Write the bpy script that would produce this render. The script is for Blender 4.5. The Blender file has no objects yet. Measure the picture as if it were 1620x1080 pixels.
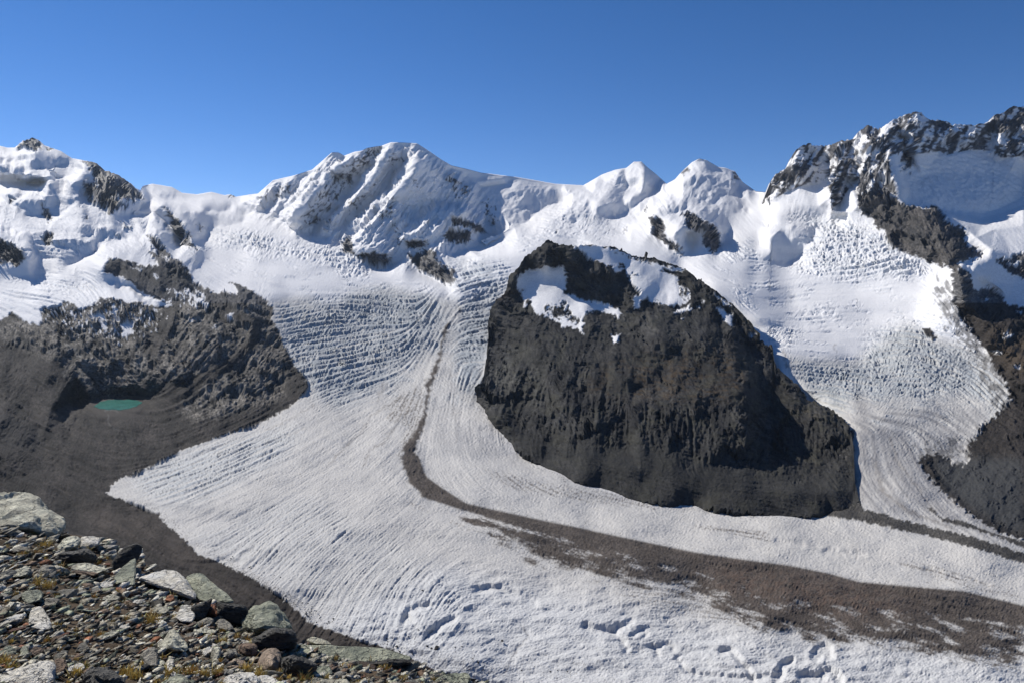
# Alpine glacier basin seen from a rocky viewpoint. Units are metres, camera at the origin looking along +Y.
import bpy, bmesh, math, random, time
import numpy as np
from mathutils import Vector, Matrix
from mathutils import geometry as mgeo
T0 = time.time()
rng = np.random.default_rng(7)
random.seed(7)
scene = bpy.context.scene
COL = scene.collection

# ---------------------------------------------------------------- camera, sky, sun, exposure
F_PX, CX, CY = 1100.0, 810.0, 540.0          # focal length and centre in photograph pixels (1620 x 1080)
PITCH = math.radians(5.5)
cam_d = bpy.data.cameras.new('camera')
cam_d.sensor_width = 36.0
cam_d.lens = 36.0 * F_PX / 1620.0
cam_d.clip_start = 0.1
cam_d.clip_end = 60000
cam = bpy.data.objects.new('camera', cam_d)
cam.rotation_euler = (math.radians(90) - PITCH, 0, 0)
COL.objects.link(cam)
scene.camera = cam

SUN_AZ = math.radians(-51)                   # measured from +Y towards +X: the sun stands ahead and to the left
SUN_EL = math.radians(37)
world = bpy.data.worlds.new('World')
scene.world = world
world.use_nodes = True
nt = world.node_tree
bg = nt.nodes['Background']
sky = nt.nodes.new('ShaderNodeTexSky')
sky.sky_type = 'NISHITA'
sky.sun_disc = False
sky.sun_elevation = SUN_EL
sky.sun_rotation = SUN_AZ
sky.altitude = 3000
sky.air_density = 0.8
sky.dust_density = 0.0
sky.ozone_density = 1.6
hs = nt.nodes.new('ShaderNodeHueSaturation'); hs.inputs['Saturation'].default_value = 1.3
tn = nt.nodes.new('ShaderNodeMix'); tn.data_type = 'RGBA'; tn.blend_type = 'MULTIPLY'; tn.inputs[0].default_value = 1.0; tn.inputs[7].default_value = (1.10, 0.97, 1.07, 1)
nt.links.new(sky.outputs[0], hs.inputs['Color']); nt.links.new(hs.outputs[0], tn.inputs[6]); nt.links.new(tn.outputs[2], bg.inputs[0])
bg.inputs[1].default_value = 0.09
sun_d = bpy.data.lights.new('sun', 'SUN')
sun_d.energy = 4.2
sun_d.angle = math.radians(0.5)
sun_d.color = (1.0, 0.955, 0.885)
sun = bpy.data.objects.new('sun', sun_d)
sdir = Vector((math.sin(SUN_AZ) * math.cos(SUN_EL), math.cos(SUN_AZ) * math.cos(SUN_EL), math.sin(SUN_EL)))
sun.rotation_euler = sdir.to_track_quat('Z', 'Y').to_euler()
sun.location = (-300, 300, 500)
COL.objects.link(sun)
scene.view_settings.view_transform = 'Standard'
scene.view_settings.look = 'None'
scene.view_settings.exposure = 0.26
scene.view_settings.gamma = 1.0
scene.cycles.max_bounces = 6
scene.cycles.diffuse_bounces = 3

# ---------------------------------------------------------------- geometry of the view: pixel -> direction
CP, SP = math.cos(PITCH), math.sin(PITCH)
def ray(px, py):
    """direction through a pixel, scaled so that its Y component is 1"""
    x = (np.asarray(px, float) - CX) / F_PX
    v = (CY - np.asarray(py, float)) / F_PX
    d = CP + v * SP
    return x / d, (-SP + v * CP) / d
def proj(X, Y, Z):
    """world point -> pixel"""
    fw = Y * CP - Z * SP
    up = Y * SP + Z * CP
    return CX + F_PX * X / fw, CY - F_PX * up / fw

# ---------------------------------------------------------------- numpy image tools
X0, X1, Y0, Y1 = -160, 1784, 136, 1160
W, H = X1 - X0, Y1 - Y0
GX, GY = np.meshgrid(np.arange(W, dtype=np.float32) + X0, np.arange(H, dtype=np.float32) + Y0)
def samp(img, px, py):
    x = np.clip(np.asarray(px) - X0, 0, W - 1.001); y = np.clip(np.asarray(py) - Y0, 0, H - 1.001)
    xi = x.astype(np.int32); yi = y.astype(np.int32); fx = x - xi; fy = y - yi
    if img.ndim == 3: fx = fx[..., None]; fy = fy[..., None]
    return (img[yi, xi] * (1 - fx) * (1 - fy) + img[yi, xi + 1] * fx * (1 - fy) + img[yi + 1, xi] * (1 - fx) * fy + img[yi + 1, xi + 1] * fx * fy)
FXq = np.fft.rfftfreq(W)[None, :].astype(np.float32); FYq = np.fft.fftfreq(H)[:, None].astype(np.float32)
WHITE = np.fft.rfft2(rng.standard_normal((H, W)).astype(np.float32)).astype(np.complex64)
W4, H4 = W // 4, H // 4
FX4 = np.fft.rfftfreq(W4, 4.0)[None, :]; FY4 = np.fft.fftfreq(H4, 4.0)[:, None]
WHITE4 = np.fft.rfft2(rng.standard_normal((H4, W4))).astype(np.complex64)
def up4(a):
    a = np.concatenate([a, a[:, -1:]], 1); a = np.concatenate([a, a[-1:]], 0)
    t = (np.arange(4, dtype=np.float32) / 4)
    r = (a[:-1, None] * (1 - t)[None, :, None] + a[1:, None] * t[None, :, None]).reshape(-1, a.shape[1])
    return (r[:, :-1, None] * (1 - t) + r[:, 1:, None] * t).reshape(r.shape[0], -1).astype(np.float32)
def down4(a): return a.reshape(H4, 4, W4, 4).mean((1, 3))
def _box(a, r, ax):
    pad = [(0, 0), (0, 0)]; pad[ax] = (r + 1, r)
    c = np.cumsum(np.pad(a, pad, mode='edge'), axis=ax, dtype=np.float64); n = a.shape[ax]; w = 2 * r + 1
    return ((c[w:w + n] - c[:n]) / w if ax == 0 else (c[:, w:w + n] - c[:, :n]) / w).astype(np.float32)
def blur(img, s, sy=None):
    """three box passes, close to a Gaussian of deviation s"""
    sy = s if sy is None else sy
    big = min(s, sy) >= 6 and img.shape == (H, W)
    a = down4(img) if big else img
    q = 0.25 if big else 1.0
    for ax, sg in ((1, s * q), (0, sy * q)):
        if sg < 0.45: continue
        r = max(int(round((math.sqrt(4 * sg * sg + 1) - 1) / 2)), 1)
        if sg < 0.9:
            k = min(sg * sg, .9) / 2; p = np.pad(a, [(1, 1), (0, 0)] if ax == 0 else [(0, 0), (1, 1)], mode='edge')
            a = (a * (1 - 2 * k) + k * (p[2:] + p[:-2] if ax == 0 else p[:, 2:] + p[:, :-2])).astype(np.float32); continue
        for i in range(3): a = _box(a, r, ax)
    if big: a = np.roll(np.roll(up4(a), 1, 0), 1, 1)
    return a
def band(lam, ax=1.0, ay=1.0, ang=0.0, width=0.45):
    """band-limited noise of wavelength lam, stretched by ax along and ay across the direction ang (degrees, y down); unit deviation"""
    small = lam * min(1 / ax if ax > 1 else 1, 1) > 15 and lam / max(ax, ay) > 15
    fx, fy, wh = (FX4, FY4, WHITE4) if small else (FXq, FYq, WHITE)
    c, s = math.cos(math.radians(ang)), math.sin(math.radians(ang))
    u = (fx * c + fy * s) * (ax * lam); v = (-fx * s + fy * c) * (ay * lam)
    r2 = u * u + v * v + 1e-12
    g = np.exp(-(0.5 * np.log(r2)) ** 2 / (2 * width ** 2))
    n = np.fft.irfft2(wh * g, s=(H4, W4) if small else (H, W)).astype(np.float32)
    n = np.roll(n, (int(rng.integers(n.shape[0])), int(rng.integers(n.shape[1]))), (0, 1))
    if small: n = up4(n)
    return n / (n.std() + 1e-9)
FT = np.random.default_rng(99).random((5, 256, 256)).astype(np.float32)
def facets(cell, ax=1.0, ay=1.0, ang=0.0, seed=0, wob=None):
    """broken, flat-faced relief: every cell of a jittered grid is its own tilted plane (height in px)"""
    c, s = math.cos(math.radians(ang)), math.sin(math.radians(ang))
    x, y = (GX, GY) if wob is None else (GX + wob[0], GY + wob[1])
    u = (x * c + y * s) / (cell * ax) + 13.7 * seed; v = (-x * s + y * c) / (cell * ay) + 5.1 * seed
    iu = np.floor(u).astype(np.int32); iv = np.floor(v).astype(np.int32)
    best = np.full(u.shape, 9, np.float32); out = np.zeros(u.shape, np.float32)
    for a in (-1, 0, 1):
        for b in (-1, 0, 1):
            p = (iu + a) & 255; q = (iv + b) & 255
            du = u - (iu + a) - (.15 + .7 * FT[0][p, q]); dv = v - (iv + b) - (.15 + .7 * FT[1][p, q])
            d = du * du + dv * dv; m = d < best
            val = (FT[2][p, q] - .5) * 1.0 + (FT[3][p, q] - .5) * 2 * du + (FT[4][p, q] - .5) * 2 * dv
            best = np.where(m, d, best); out = np.where(m, val, out)
    return (out * cell).astype(np.float32)
def facing(shade, k, gx=0.9, gy=0.45, f0=1 / 300.0):
    """relief whose slope falls by k along (gx, gy) inside the outlines and recovers gently outside them"""
    s = np.fft.rfft2(shade * k)
    f2 = FXq ** 2 + FYq ** 2 + 1e-12
    r = 1j * (FXq * gx + FYq * gy) * s / (2 * math.pi * f2) * (f2 / (f2 + f0 * f0))
    return np.fft.irfft2(r, s=(H, W)).astype(np.float32)
def fbm(l0, l1, k=0.06, ax=1.0, ay=1.0, ang=0.0, H_=1.0, step=1.9, ridged=False):
    out = np.zeros((H, W), np.float32); l = l0
    while l >= l1:
        n = band(l, ax, ay, ang)
        if ridged: n = 1.0 - 1.6 * np.abs(n)
        out += k * l0 * (l / l0) ** H_ * n
        l /= step
    return out
def poly(pts, img=None, val=1.0):
    """fill a polygon (photo pixels) into an image"""
    if img is None: img = np.zeros((H, W), np.float32)
    pts = np.asarray(pts, float)
    x0 = max(int(pts[:, 0].min()) - 1 - X0, 0); x1 = min(int(pts[:, 0].max()) + 2 - X0, W)
    y0 = max(int(pts[:, 1].min()) - 1 - Y0, 0); y1 = min(int(pts[:, 1].max()) + 2 - Y0, H)
    if x1 <= x0 or y1 <= y0: return img
    gx = GX[y0:y1, x0:x1]; gy = GY[y0:y1, x0:x1]
    ins = np.zeros(gx.shape, bool)
    n = len(pts)
    for i in range(n):
        ax, ay = pts[i]; bx, by = pts[(i + 1) % n]
        if ay == by: continue
        ins ^= ((ay > gy) != (by > gy)) & (gx < (bx - ax) * (gy - ay) / (by - ay) + ax)
    sub = img[y0:y1, x0:x1]
    sub[ins] = val
    return img
def polys(lst, img=None):
    for p in lst: img = poly(p, img)
    return img
def dline(pts, maxd):
    """distance (px) to a polyline, and the arc parameter 0..1, limited to maxd around it"""
    D = np.full((H, W), 1e9, np.float32); A = np.zeros((H, W), np.float32)
    pts = np.asarray(pts, float); m = maxd + 2
    seg = np.hypot(*(pts[1:] - pts[:-1]).T); tot = seg.sum(); acc = 0
    for (a, b, L) in zip(pts[:-1], pts[1:], seg):
        x0 = int(max(min(a[0], b[0]) - m - X0, 0)); x1 = int(min(max(a[0], b[0]) + m - X0, W))
        y0 = int(max(min(a[1], b[1]) - m - Y0, 0)); y1 = int(min(max(a[1], b[1]) + m - Y0, H))
        if x1 > x0 and y1 > y0 and L > 0:
            gx = GX[y0:y1, x0:x1] - a[0]; gy = GY[y0:y1, x0:x1] - a[1]
            t = np.clip((gx * (b[0] - a[0]) + gy * (b[1] - a[1])) / L ** 2, 0, 1)
            d = np.hypot(gx - t * (b[0] - a[0]), gy - t * (b[1] - a[1]))
            s = D[y0:y1, x0:x1]; mk = d < s; s[mk] = d[mk]; A[y0:y1, x0:x1][mk] = ((acc + t * L) / tot)[mk]
        acc += L
    return D, A
def line(pts, w0, w1=None, soft=1.5):
    """soft-edged stroke of width w0 -> w1"""
    w1 = w0 if w1 is None else w1
    D, A = dline(pts, max(w0, w1) + 3 * soft)
    return np.clip((0.5 * (w0 + (w1 - w0) * A) - D) / soft + 0.5, 0, 1).astype(np.float32)
def warp(img, dx, dy):
    return samp(img, GX + dx, GY + dy).astype(np.float32)
def sstep(a, b, x):
    t = np.clip((x - a) / (b - a), 0, 1); return t * t * (3 - 2 * t)
# zoomed crops of my tracing: origin and scale
ZR = {1: (0, 160, 420 / 1620), 2: (380, 200, 420 / 1620), 3: (760, 220, 480 / 1620), 4: (1200, 150, 420 / 1620), 5: (0, 380, 480 / 1620),
      6: (420, 420, 480 / 1620), 7: (740, 370, 630 / 1620), 8: (1200, 400, 420 / 1620), 9: (0, 760, 480 / 1620), 10: (0, 560, 480 / 1620),
      11: (360, 860, 420 / 1620), 12: (560, 660, 480 / 1620), 13: (600, 860, 500 / 1620), 14: (1100, 680, 520 / 1404)}
def Z(k, *c):
    """flat list of traced x, y pairs of crop k -> photo pixels"""
    x0, y0, s = ZR[k]
    return [(x0 + s * c[i], y0 + s * c[i + 1]) for i in range(0, len(c), 2)]
def Zd(k, *c):
    """triples x, y, depth"""
    x0, y0, s = ZR[k]
    return [(x0 + s * c[i], y0 + s * c[i + 1], c[i + 2]) for i in range(0, len(c), 3)]

def depth_image(lines, spacing=9.0, soften=2.5, mind=4.0):
    """control lines [(px, py, km)] -> image of 1/Y by linear interpolation over a Delaunay triangulation (flat facets stay flat)"""
    P = []
    for ln in lines:
        for i, a in enumerate(ln):
            P.append((a[0], a[1], 1 / a[2]))
            if i + 1 < len(ln):
                b = ln[i + 1]; n = int(math.hypot(b[0] - a[0], b[1] - a[1]) / spacing)
                for j in range(1, n + 1):
                    t = j / (n + 1); P.append((a[0] + t * (b[0] - a[0]), a[1] + t * (b[1] - a[1]), (1 - t) / a[2] + t / b[2]))
    keep = []; cell = {}
    for p in P:
        k = (int(p[0] // mind), int(p[1] // mind))
        if any(math.hypot(p[0] - q[0], p[1] - q[1]) < mind for dx in (-1, 0, 1) for dy in (-1, 0, 1) for q in cell.get((k[0] + dx, k[1] + dy), ())): continue
        cell.setdefault(k, []).append(p); keep.append(p)
    vv = [Vector((p[0], p[1])) for p in keep]
    vo, eo, fo, ov, oe, of = mgeo.delaunay_2d_cdt(vv, [], [], 0, 1e-4)
    val = np.array([keep[o[0]][2] for o in ov]); xy = np.array([(v.x, v.y) for v in vo])
    img = np.full((H, W), np.nan, np.float64)
    for f in fo:
        (ax, ay), (bx, by), (cx, cy) = xy[f[0]], xy[f[1]], xy[f[2]]
        det = (by - cy) * (ax - cx) + (cx - bx) * (ay - cy)
        if abs(det) < 1e-6: continue
        x0 = max(int(math.floor(min(ax, bx, cx))) - X0, 0); x1 = min(int(math.ceil(max(ax, bx, cx))) + 1 - X0, W)
        y0 = max(int(math.floor(min(ay, by, cy))) - Y0, 0); y1 = min(int(math.ceil(max(ay, by, cy))) + 1 - Y0, H)
        if x1 <= x0 or y1 <= y0: continue
        gx = GX[y0:y1, x0:x1]; gy = GY[y0:y1, x0:x1]
        l1 = ((by - cy) * (gx - cx) + (cx - bx) * (gy - cy)) / det
        l2 = ((cy - ay) * (gx - cx) + (ax - cx) * (gy - cy)) / det
        l3 = 1 - l1 - l2
        m = (l1 >= -1e-4) & (l2 >= -1e-4) & (l3 >= -1e-4)
        v = l1 * val[f[0]] + l2 * val[f[1]] + l3 * val[f[2]]
        img[y0:y1, x0:x1][m] = v[m]
    # anything outside the hull takes its column's nearest value
    for x in range(W):
        c = img[:, x]; ok = ~np.isnan(c)
        if ok.any() and not ok.all(): c[~ok] = np.interp(np.flatnonzero(~ok), np.flatnonzero(ok), c[ok])
    cols = ~np.isnan(img[0]); 
    if not cols.all():
        idx = np.flatnonzero(cols); near = idx[np.argmin(np.abs(np.arange(W)[:, None] - idx[None, :]), axis=1)]; img = img[:, near]
    img = img.astype(np.float32)
    return img if soften <= 0 else blur(img, soften)
# ---------------------------------------------------------------- main terrain: skyline and depth control lines
SKY = [(-170, 238), (-60, 236), (0, 231), (12, 234)] + Z(1, 90, 285, 150, 235, 200, 225, 235, 240, 270, 270, 310, 285, 370, 305, 440, 350, 500, 360, 590, 380,
       640, 425, 720, 450, 780, 490, 830, 535, 855, 545, 870, 520, 930, 505, 1050, 525, 1110, 560, 1200, 570, 1290, 555, 1370, 575, 1410, 570, 1440, 585, 1530, 570) + \
      Z(2, 110, 410, 200, 330, 330, 300, 440, 265, 520, 195, 560, 160, 600, 160, 635, 180, 700, 155, 740, 150, 780, 130, 860, 120, 920, 98, 1000, 100,
        1080, 105, 1150, 150, 1230, 205, 1290, 240, 1400, 265, 1480, 285) + \
      Z(3, 0, 180, 200, 205, 400, 240, 550, 248, 650, 190, 720, 165, 780, 155, 820, 122, 860, 122, 890, 150, 940, 190, 995, 240, 1040, 215, 1075, 175, 1130, 125,
        1170, 105, 1210, 115, 1270, 150, 1310, 155, 1360, 175, 1400, 230, 1470, 280, 1530, 285) + \
      Z(4, 60, 600, 72, 540, 100, 490, 180, 440, 205, 380, 225, 345, 260, 312, 310, 300, 370, 315, 430, 308, 500, 285, 590, 270, 610, 225, 660, 190, 690, 190, 712, 212,
        760, 195, 820, 155, 900, 120, 970, 102, 1010, 125, 1040, 150, 1140, 160, 1180, 182, 1330, 185, 1410, 165, 1440, 125, 1500, 110, 1540, 75, 1620, 75) + \
      [(1660, 172), (1720, 182), (1790, 190)]
SKYX = np.array([p[0] for p in SKY]); SKYY = np.array([p[1] for p in SKY])
o_ = np.argsort(SKYX, kind='stable'); SKYX, SKYY = SKYX[o_], SKYY[o_]
def skyline(px): return np.interp(px, SKYX, SKYY)
SD = np.array([(-170, 7.0), (0, 7.3), (60, 7.3), (130, 7.0), (200, 6.9), (218, 7.0), (228, 8.6), (380, 8.6), (400, 7.9), (470, 7.4), (530, 7.3), (640, 7.3), (700, 7.35), (760, 7.6),
               (860, 7.8), (930, 7.7), (1010, 7.3), (1050, 7.2), (1070, 6.8), (1107, 6.6), (1190, 6.5), (1213, 6.2), (1220, 5.45), (1400, 5.35), (1620, 5.3), (1790, 5.2)])
def sky_depth(px): return np.interp(px, SD[:, 0], SD[:, 1])
def zl(z, *c):
    """points at a known height z: depth follows from the view ray"""
    out = []
    for i in range(0, len(c), 2):
        _, s = ray(c[i], c[i + 1]); out.append((c[i], c[i + 1], z / s / 1000.0))
    return out
sx = np.arange(-165, 1790, 8.0)
CT = [[(x, float(skyline(x)), float(sky_depth(x))) for x in sx], [(x, float(skyline(x)) - 45, float(sky_depth(x)) * 1.0) for x in sx]]
CT += [
 # valley floor, lower glacier
 zl(-640, -165, 1165, 300, 1165, 800, 1165, 1300, 1165, 1785, 1165),
 zl(-640, 500, 1080, 800, 1080, 1200, 1080, 1620, 1080, 1785, 1080),
 zl(-645, 1620, 873, 1785, 895), zl(-642, 1350, 830, 1500, 850), zl(-640, 1100, 800, 1250, 818),
 zl(-632, 1100, 900, 1350, 950, 1620, 990), zl(-604, 660, 850, 740, 850), zl(-612, 900, 850, 1100, 885, 1350, 925, 1620, 960, 1785, 985), zl(-620, 760, 960, 900, 960), zl(-626, 1200, 1010),
 zl(-600, 670, 760, 740, 795), zl(-628, 950, 775, 1036, 790), zl(-612, 857, 728, 915, 759), zl(-590, 818, 704), zl(-570, 787, 677), zl(-540, 763, 642),
 zl(-600, 800, 780, 900, 800), zl(-588, 740, 740), zl(-568, 665, 700, 740, 690), zl(-540, 676, 645, 730, 640),
 [(763, 603, 3.05), (771, 557, 3.55), (775, 525, 3.95), (783, 494, 4.4), (790, 470, 4.75)],
 [(700, 560, 3.7), (730, 560, 3.7)], [(700, 600, 3.15), (680, 610, 3.0)], [(712, 500, 4.25), (735, 495, 4.3)], [(720, 450, 4.8), (760, 440, 5.0)],
 # left lobe: surface bulges, margin lower
 zl(-600, 167, 782, 190, 788, 225, 800, 249, 812, 267, 832, 296, 856, 314, 877, 347, 887, 394, 911, 444, 944), zl(-617, 484, 982, 541, 1000, 580, 1015, 619, 1023, 671, 1041, 749, 1067, 780, 1080),
 zl(-596, 184, 760, 207, 752), zl(-592, 237, 738), zl(-587, 272, 720, 296, 708), zl(-572, 355, 687, 400, 672), zl(-558, 430, 660), zl(-545, 450, 648), zl(-515, 482, 624), zl(-482, 488, 610),
 zl(-593, 260, 780, 330, 810), zl(-598, 400, 860, 470, 920), zl(-606, 560, 960, 680, 1000), zl(-561, 520, 680, 620, 680), zl(-578, 420, 740, 520, 740, 620, 740), zl(-588, 400, 790, 560, 790), zl(-597, 560, 850, 600, 860),
 [(475, 590, 3.25), (458, 562, 3.5), (450, 527, 3.8), (432, 506, 4.0)], [(560, 600, 3.2), (630, 600, 3.2)], [(540, 640, 2.9), (620, 650, 2.8)],
 [(480, 530, 3.85), (560, 545, 3.8), (640, 550, 3.75)], [(470, 490, 4.25), (540, 490, 4.4), (620, 490, 4.4), (680, 500, 4.25)],
 [(500, 455, 4.75), (560, 448, 4.95), (620, 455, 4.9), (690, 465, 4.65)], [(440, 440, 4.9), (480, 425, 5.2), (560, 430, 5.3), (640, 432, 5.25)],
 [(440, 400, 5.7), (500, 400, 5.8), (545, 405, 5.8)], [(380, 370, 6.3), (440, 380, 6.2)], [(330, 400, 5.7), (370, 410, 5.6)], [(350, 430, 5.0), (400, 440, 4.9)],
 [(300, 340, 7.0), (350, 345, 6.9), (400, 350, 6.9)], [(240, 315, 7.8), (300, 320, 7.8), (350, 322, 7.7)], [(310, 312, 8.3), (380, 318, 8.2)], [(320, 370, 6.3), (345, 385, 6.0)],
 # slopes on the left: snow terraces with steeper risers
 [(-165, 290, 6.5), (-60, 290, 6.5), (0, 285, 6.5), (60, 290, 6.5), (110, 280, 6.6)],
 Zd(1, 0, 440, 6.2, 130, 450, 6.1, 280, 470, 6.1, 400, 480, 6.1, 500, 490, 6.1), Zd(1, 0, 360, 6.7, 90, 350, 6.75, 200, 350, 6.8, 260, 370, 6.6),
 Zd(1, 180, 395, 6.45, 250, 415, 6.4, 320, 410, 6.4), Zd(1, 270, 330, 6.95, 350, 350, 6.85),
 Zd(1, 300, 490, 6.0, 330, 560, 5.85, 420, 590, 5.75, 540, 620, 5.75, 660, 690, 5.7), Zd(1, 120, 600, 5.6, 260, 620, 5.6, 330, 700, 5.5), Zd(1, 90, 660, 5.55, 160, 690, 5.4, 300, 720, 5.35),
 Zd(1, 500, 370, 6.8, 560, 430, 6.55, 540, 500, 6.3, 570, 560, 6.1, 690, 680, 5.8), Zd(1, 600, 390, 6.65, 700, 480, 6.6, 800, 570, 6.6, 880, 600, 6.6),
 Zd(1, 700, 690, 5.85, 800, 690, 5.95, 870, 660, 6.2, 890, 610, 6.6), Zd(1, 690, 570, 6.3, 760, 600, 6.3, 860, 605, 6.4),
 Zd(1, 620, 500, 6.35, 700, 560, 6.3), Zd(1, 560, 640, 5.75, 640, 690, 5.7),
 Zd(1, 920, 660, 6.6, 1000, 645, 6.3, 1080, 720, 6.0, 1130, 780, 5.8, 1160, 860, 5.5, 1215, 915, 5.3), Zd(1, 920, 700, 6.5, 1010, 740, 6.25, 1090, 840, 5.9), Zd(1, 1140, 740, 6.4, 1240, 800, 6.1, 1260, 830, 6.0),
 Zd(1, 590, 800, 5.3, 700, 790, 5.3, 860, 830, 5.3, 905, 810, 5.35), Zd(1, 620, 830, 5.15, 740, 845, 5.1, 900, 860, 5.1),
 Zd(1, 0, 760, 5.0, 100, 800, 4.9, 200, 830, 4.85, 400, 850, 4.85, 580, 860, 4.85), Zd(1, 180, 930, 4.65, 320, 970, 4.55, 430, 980, 4.5, 590, 900, 4.6),
 Zd(1, 0, 840, 4.55, 60, 870, 4.5, 130, 920, 4.4), Zd(1, 0, 1030, 4.25, 100, 1010, 4.25, 160, 960, 4.3), Zd(1, 250, 610, 5.6, 290, 670, 5.5, 330, 720, 5.3),
 Zd(1, 905, 815, 5.3, 960, 860, 5.1, 1040, 960, 4.8, 1110, 1000, 4.65), Zd(1, 870, 880, 5.0, 960, 980, 4.75),
 [(0, 440, 4.2), (60, 445, 4.2), (140, 450, 4.2)], Zd(5, 240, 220, 4.1, 340, 210, 4.15, 500, 240, 4.15), Zd(5, 230, 260, 3.95, 300, 270, 3.95, 480, 280, 3.98),
 Zd(5, -500, 440, 3.6, 0, 430, 3.6, 120, 390, 3.7, 230, 370, 3.75, 350, 330, 3.8, 500, 350, 3.75, 600, 310, 3.85, 740, 335, 3.85, 890, 355, 3.9),
 Zd(5, 550, 160, 4.2, 600, 95, 4.4, 740, 130, 4.5, 850, 130, 4.55), Zd(5, 600, 240, 4.15, 680, 240, 4.2, 760, 310, 4.1, 880, 350, 4.0), Zd(5, 690, 200, 4.15, 780, 270, 4.05, 930, 340, 3.85),
 Zd(5, 960, 130, 4.7, 1030, 220, 4.45, 1150, 280, 4.3, 1260, 290, 4.25), Zd(5, 1220, 220, 4.7, 1350, 270, 4.45, 1440, 340, 4.2, 1460, 400, 4.1, 1450, 430, 4.0),
 # rock amphitheatre round the lake
 Zd(5, -500, 560, 3.1, 0, 480, 3.45, 120, 580, 3.2, 300, 640, 3.05, 380, 700, 2.95, 460, 780, 2.8), Zd(5, 200, 480, 3.5, 350, 560, 3.3, 460, 640, 3.1, 560, 730, 2.93, 610, 820, 2.78),
 Zd(5, 380, 640, 3.15, 480, 720, 3.0, 540, 820, 2.82), Zd(5, 500, 560, 3.35, 600, 620, 3.15, 650, 640, 3.15, 800, 600, 3.2, 860, 580, 3.25), Zd(5, 640, 800, 2.78, 700, 760, 2.84, 800, 740, 2.86, 880, 690, 2.95),
 Zd(5, 930, 350, 3.75, 920, 440, 3.5, 860, 540, 3.3), Zd(5, 760, 450, 3.6, 800, 560, 3.4), Zd(5, 600, 400, 3.65, 620, 520, 3.45), Zd(5, 1000, 600, 3.15, 950, 700, 2.92, 1000, 760, 2.8),
 Zd(5, 1350, 440, 3.65, 1330, 540, 3.45, 1250, 640, 3.2, 1080, 720, 2.98, 900, 800, 2.75), Zd(5, 1130, 420, 3.65, 1200, 440, 3.65), Zd(5, 1000, 480, 3.5, 1100, 560, 3.3),
 Zd(5, 1400, 500, 3.7, 1390, 640, 3.3, 1290, 720, 3.1, 1290, 850, 2.85), Zd(5, 1030, 850, 2.72, 1130, 820, 2.8, 1200, 900, 2.66, 1290, 880, 2.75), Zd(5, 1040, 960, 2.55, 1200, 960, 2.55), Zd(5, 1440, 860, 2.9, 1350, 900, 2.75),
 zl(-545, *[c for p in Z(5, 500, 880, 540, 855, 640, 848, 750, 855, 770, 875, 700, 905, 580, 910, 500, 880) for c in p]),
 zl(-549, *[c for p in Z(5, 420, 850, 400, 910, 560, 940, 720, 930, 830, 860) for c in p]),
 zl(-565, 178, 678), zl(-576, 222, 699), zl(-588, 266, 721), zl(-556, 166, 664, 190, 667),
 zl(-558, 296, 658, 237, 667), zl(-562, 207, 673), zl(-570, -20, 767), zl(-580, 89, 738), zl(-590, 166, 726),
 [(-160, 600, 2.7), (0, 600, 2.75), (40, 640, 2.6), (80, 650, 2.55)], zl(-470, -160, 690), zl(-505, 0, 690), zl(-541, 70, 690), zl(-540, -160, 760), zl(-590, 90, 770), zl(-590, 0, 830), zl(-600, 150, 850), zl(-606, 250, 890), zl(-612, 0, 920, 200, 960, 380, 960),
 zl(-601, 200, 800), zl(-596, 130, 790), zl(-591, 160, 745), zl(-583, 230, 705),
]
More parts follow.
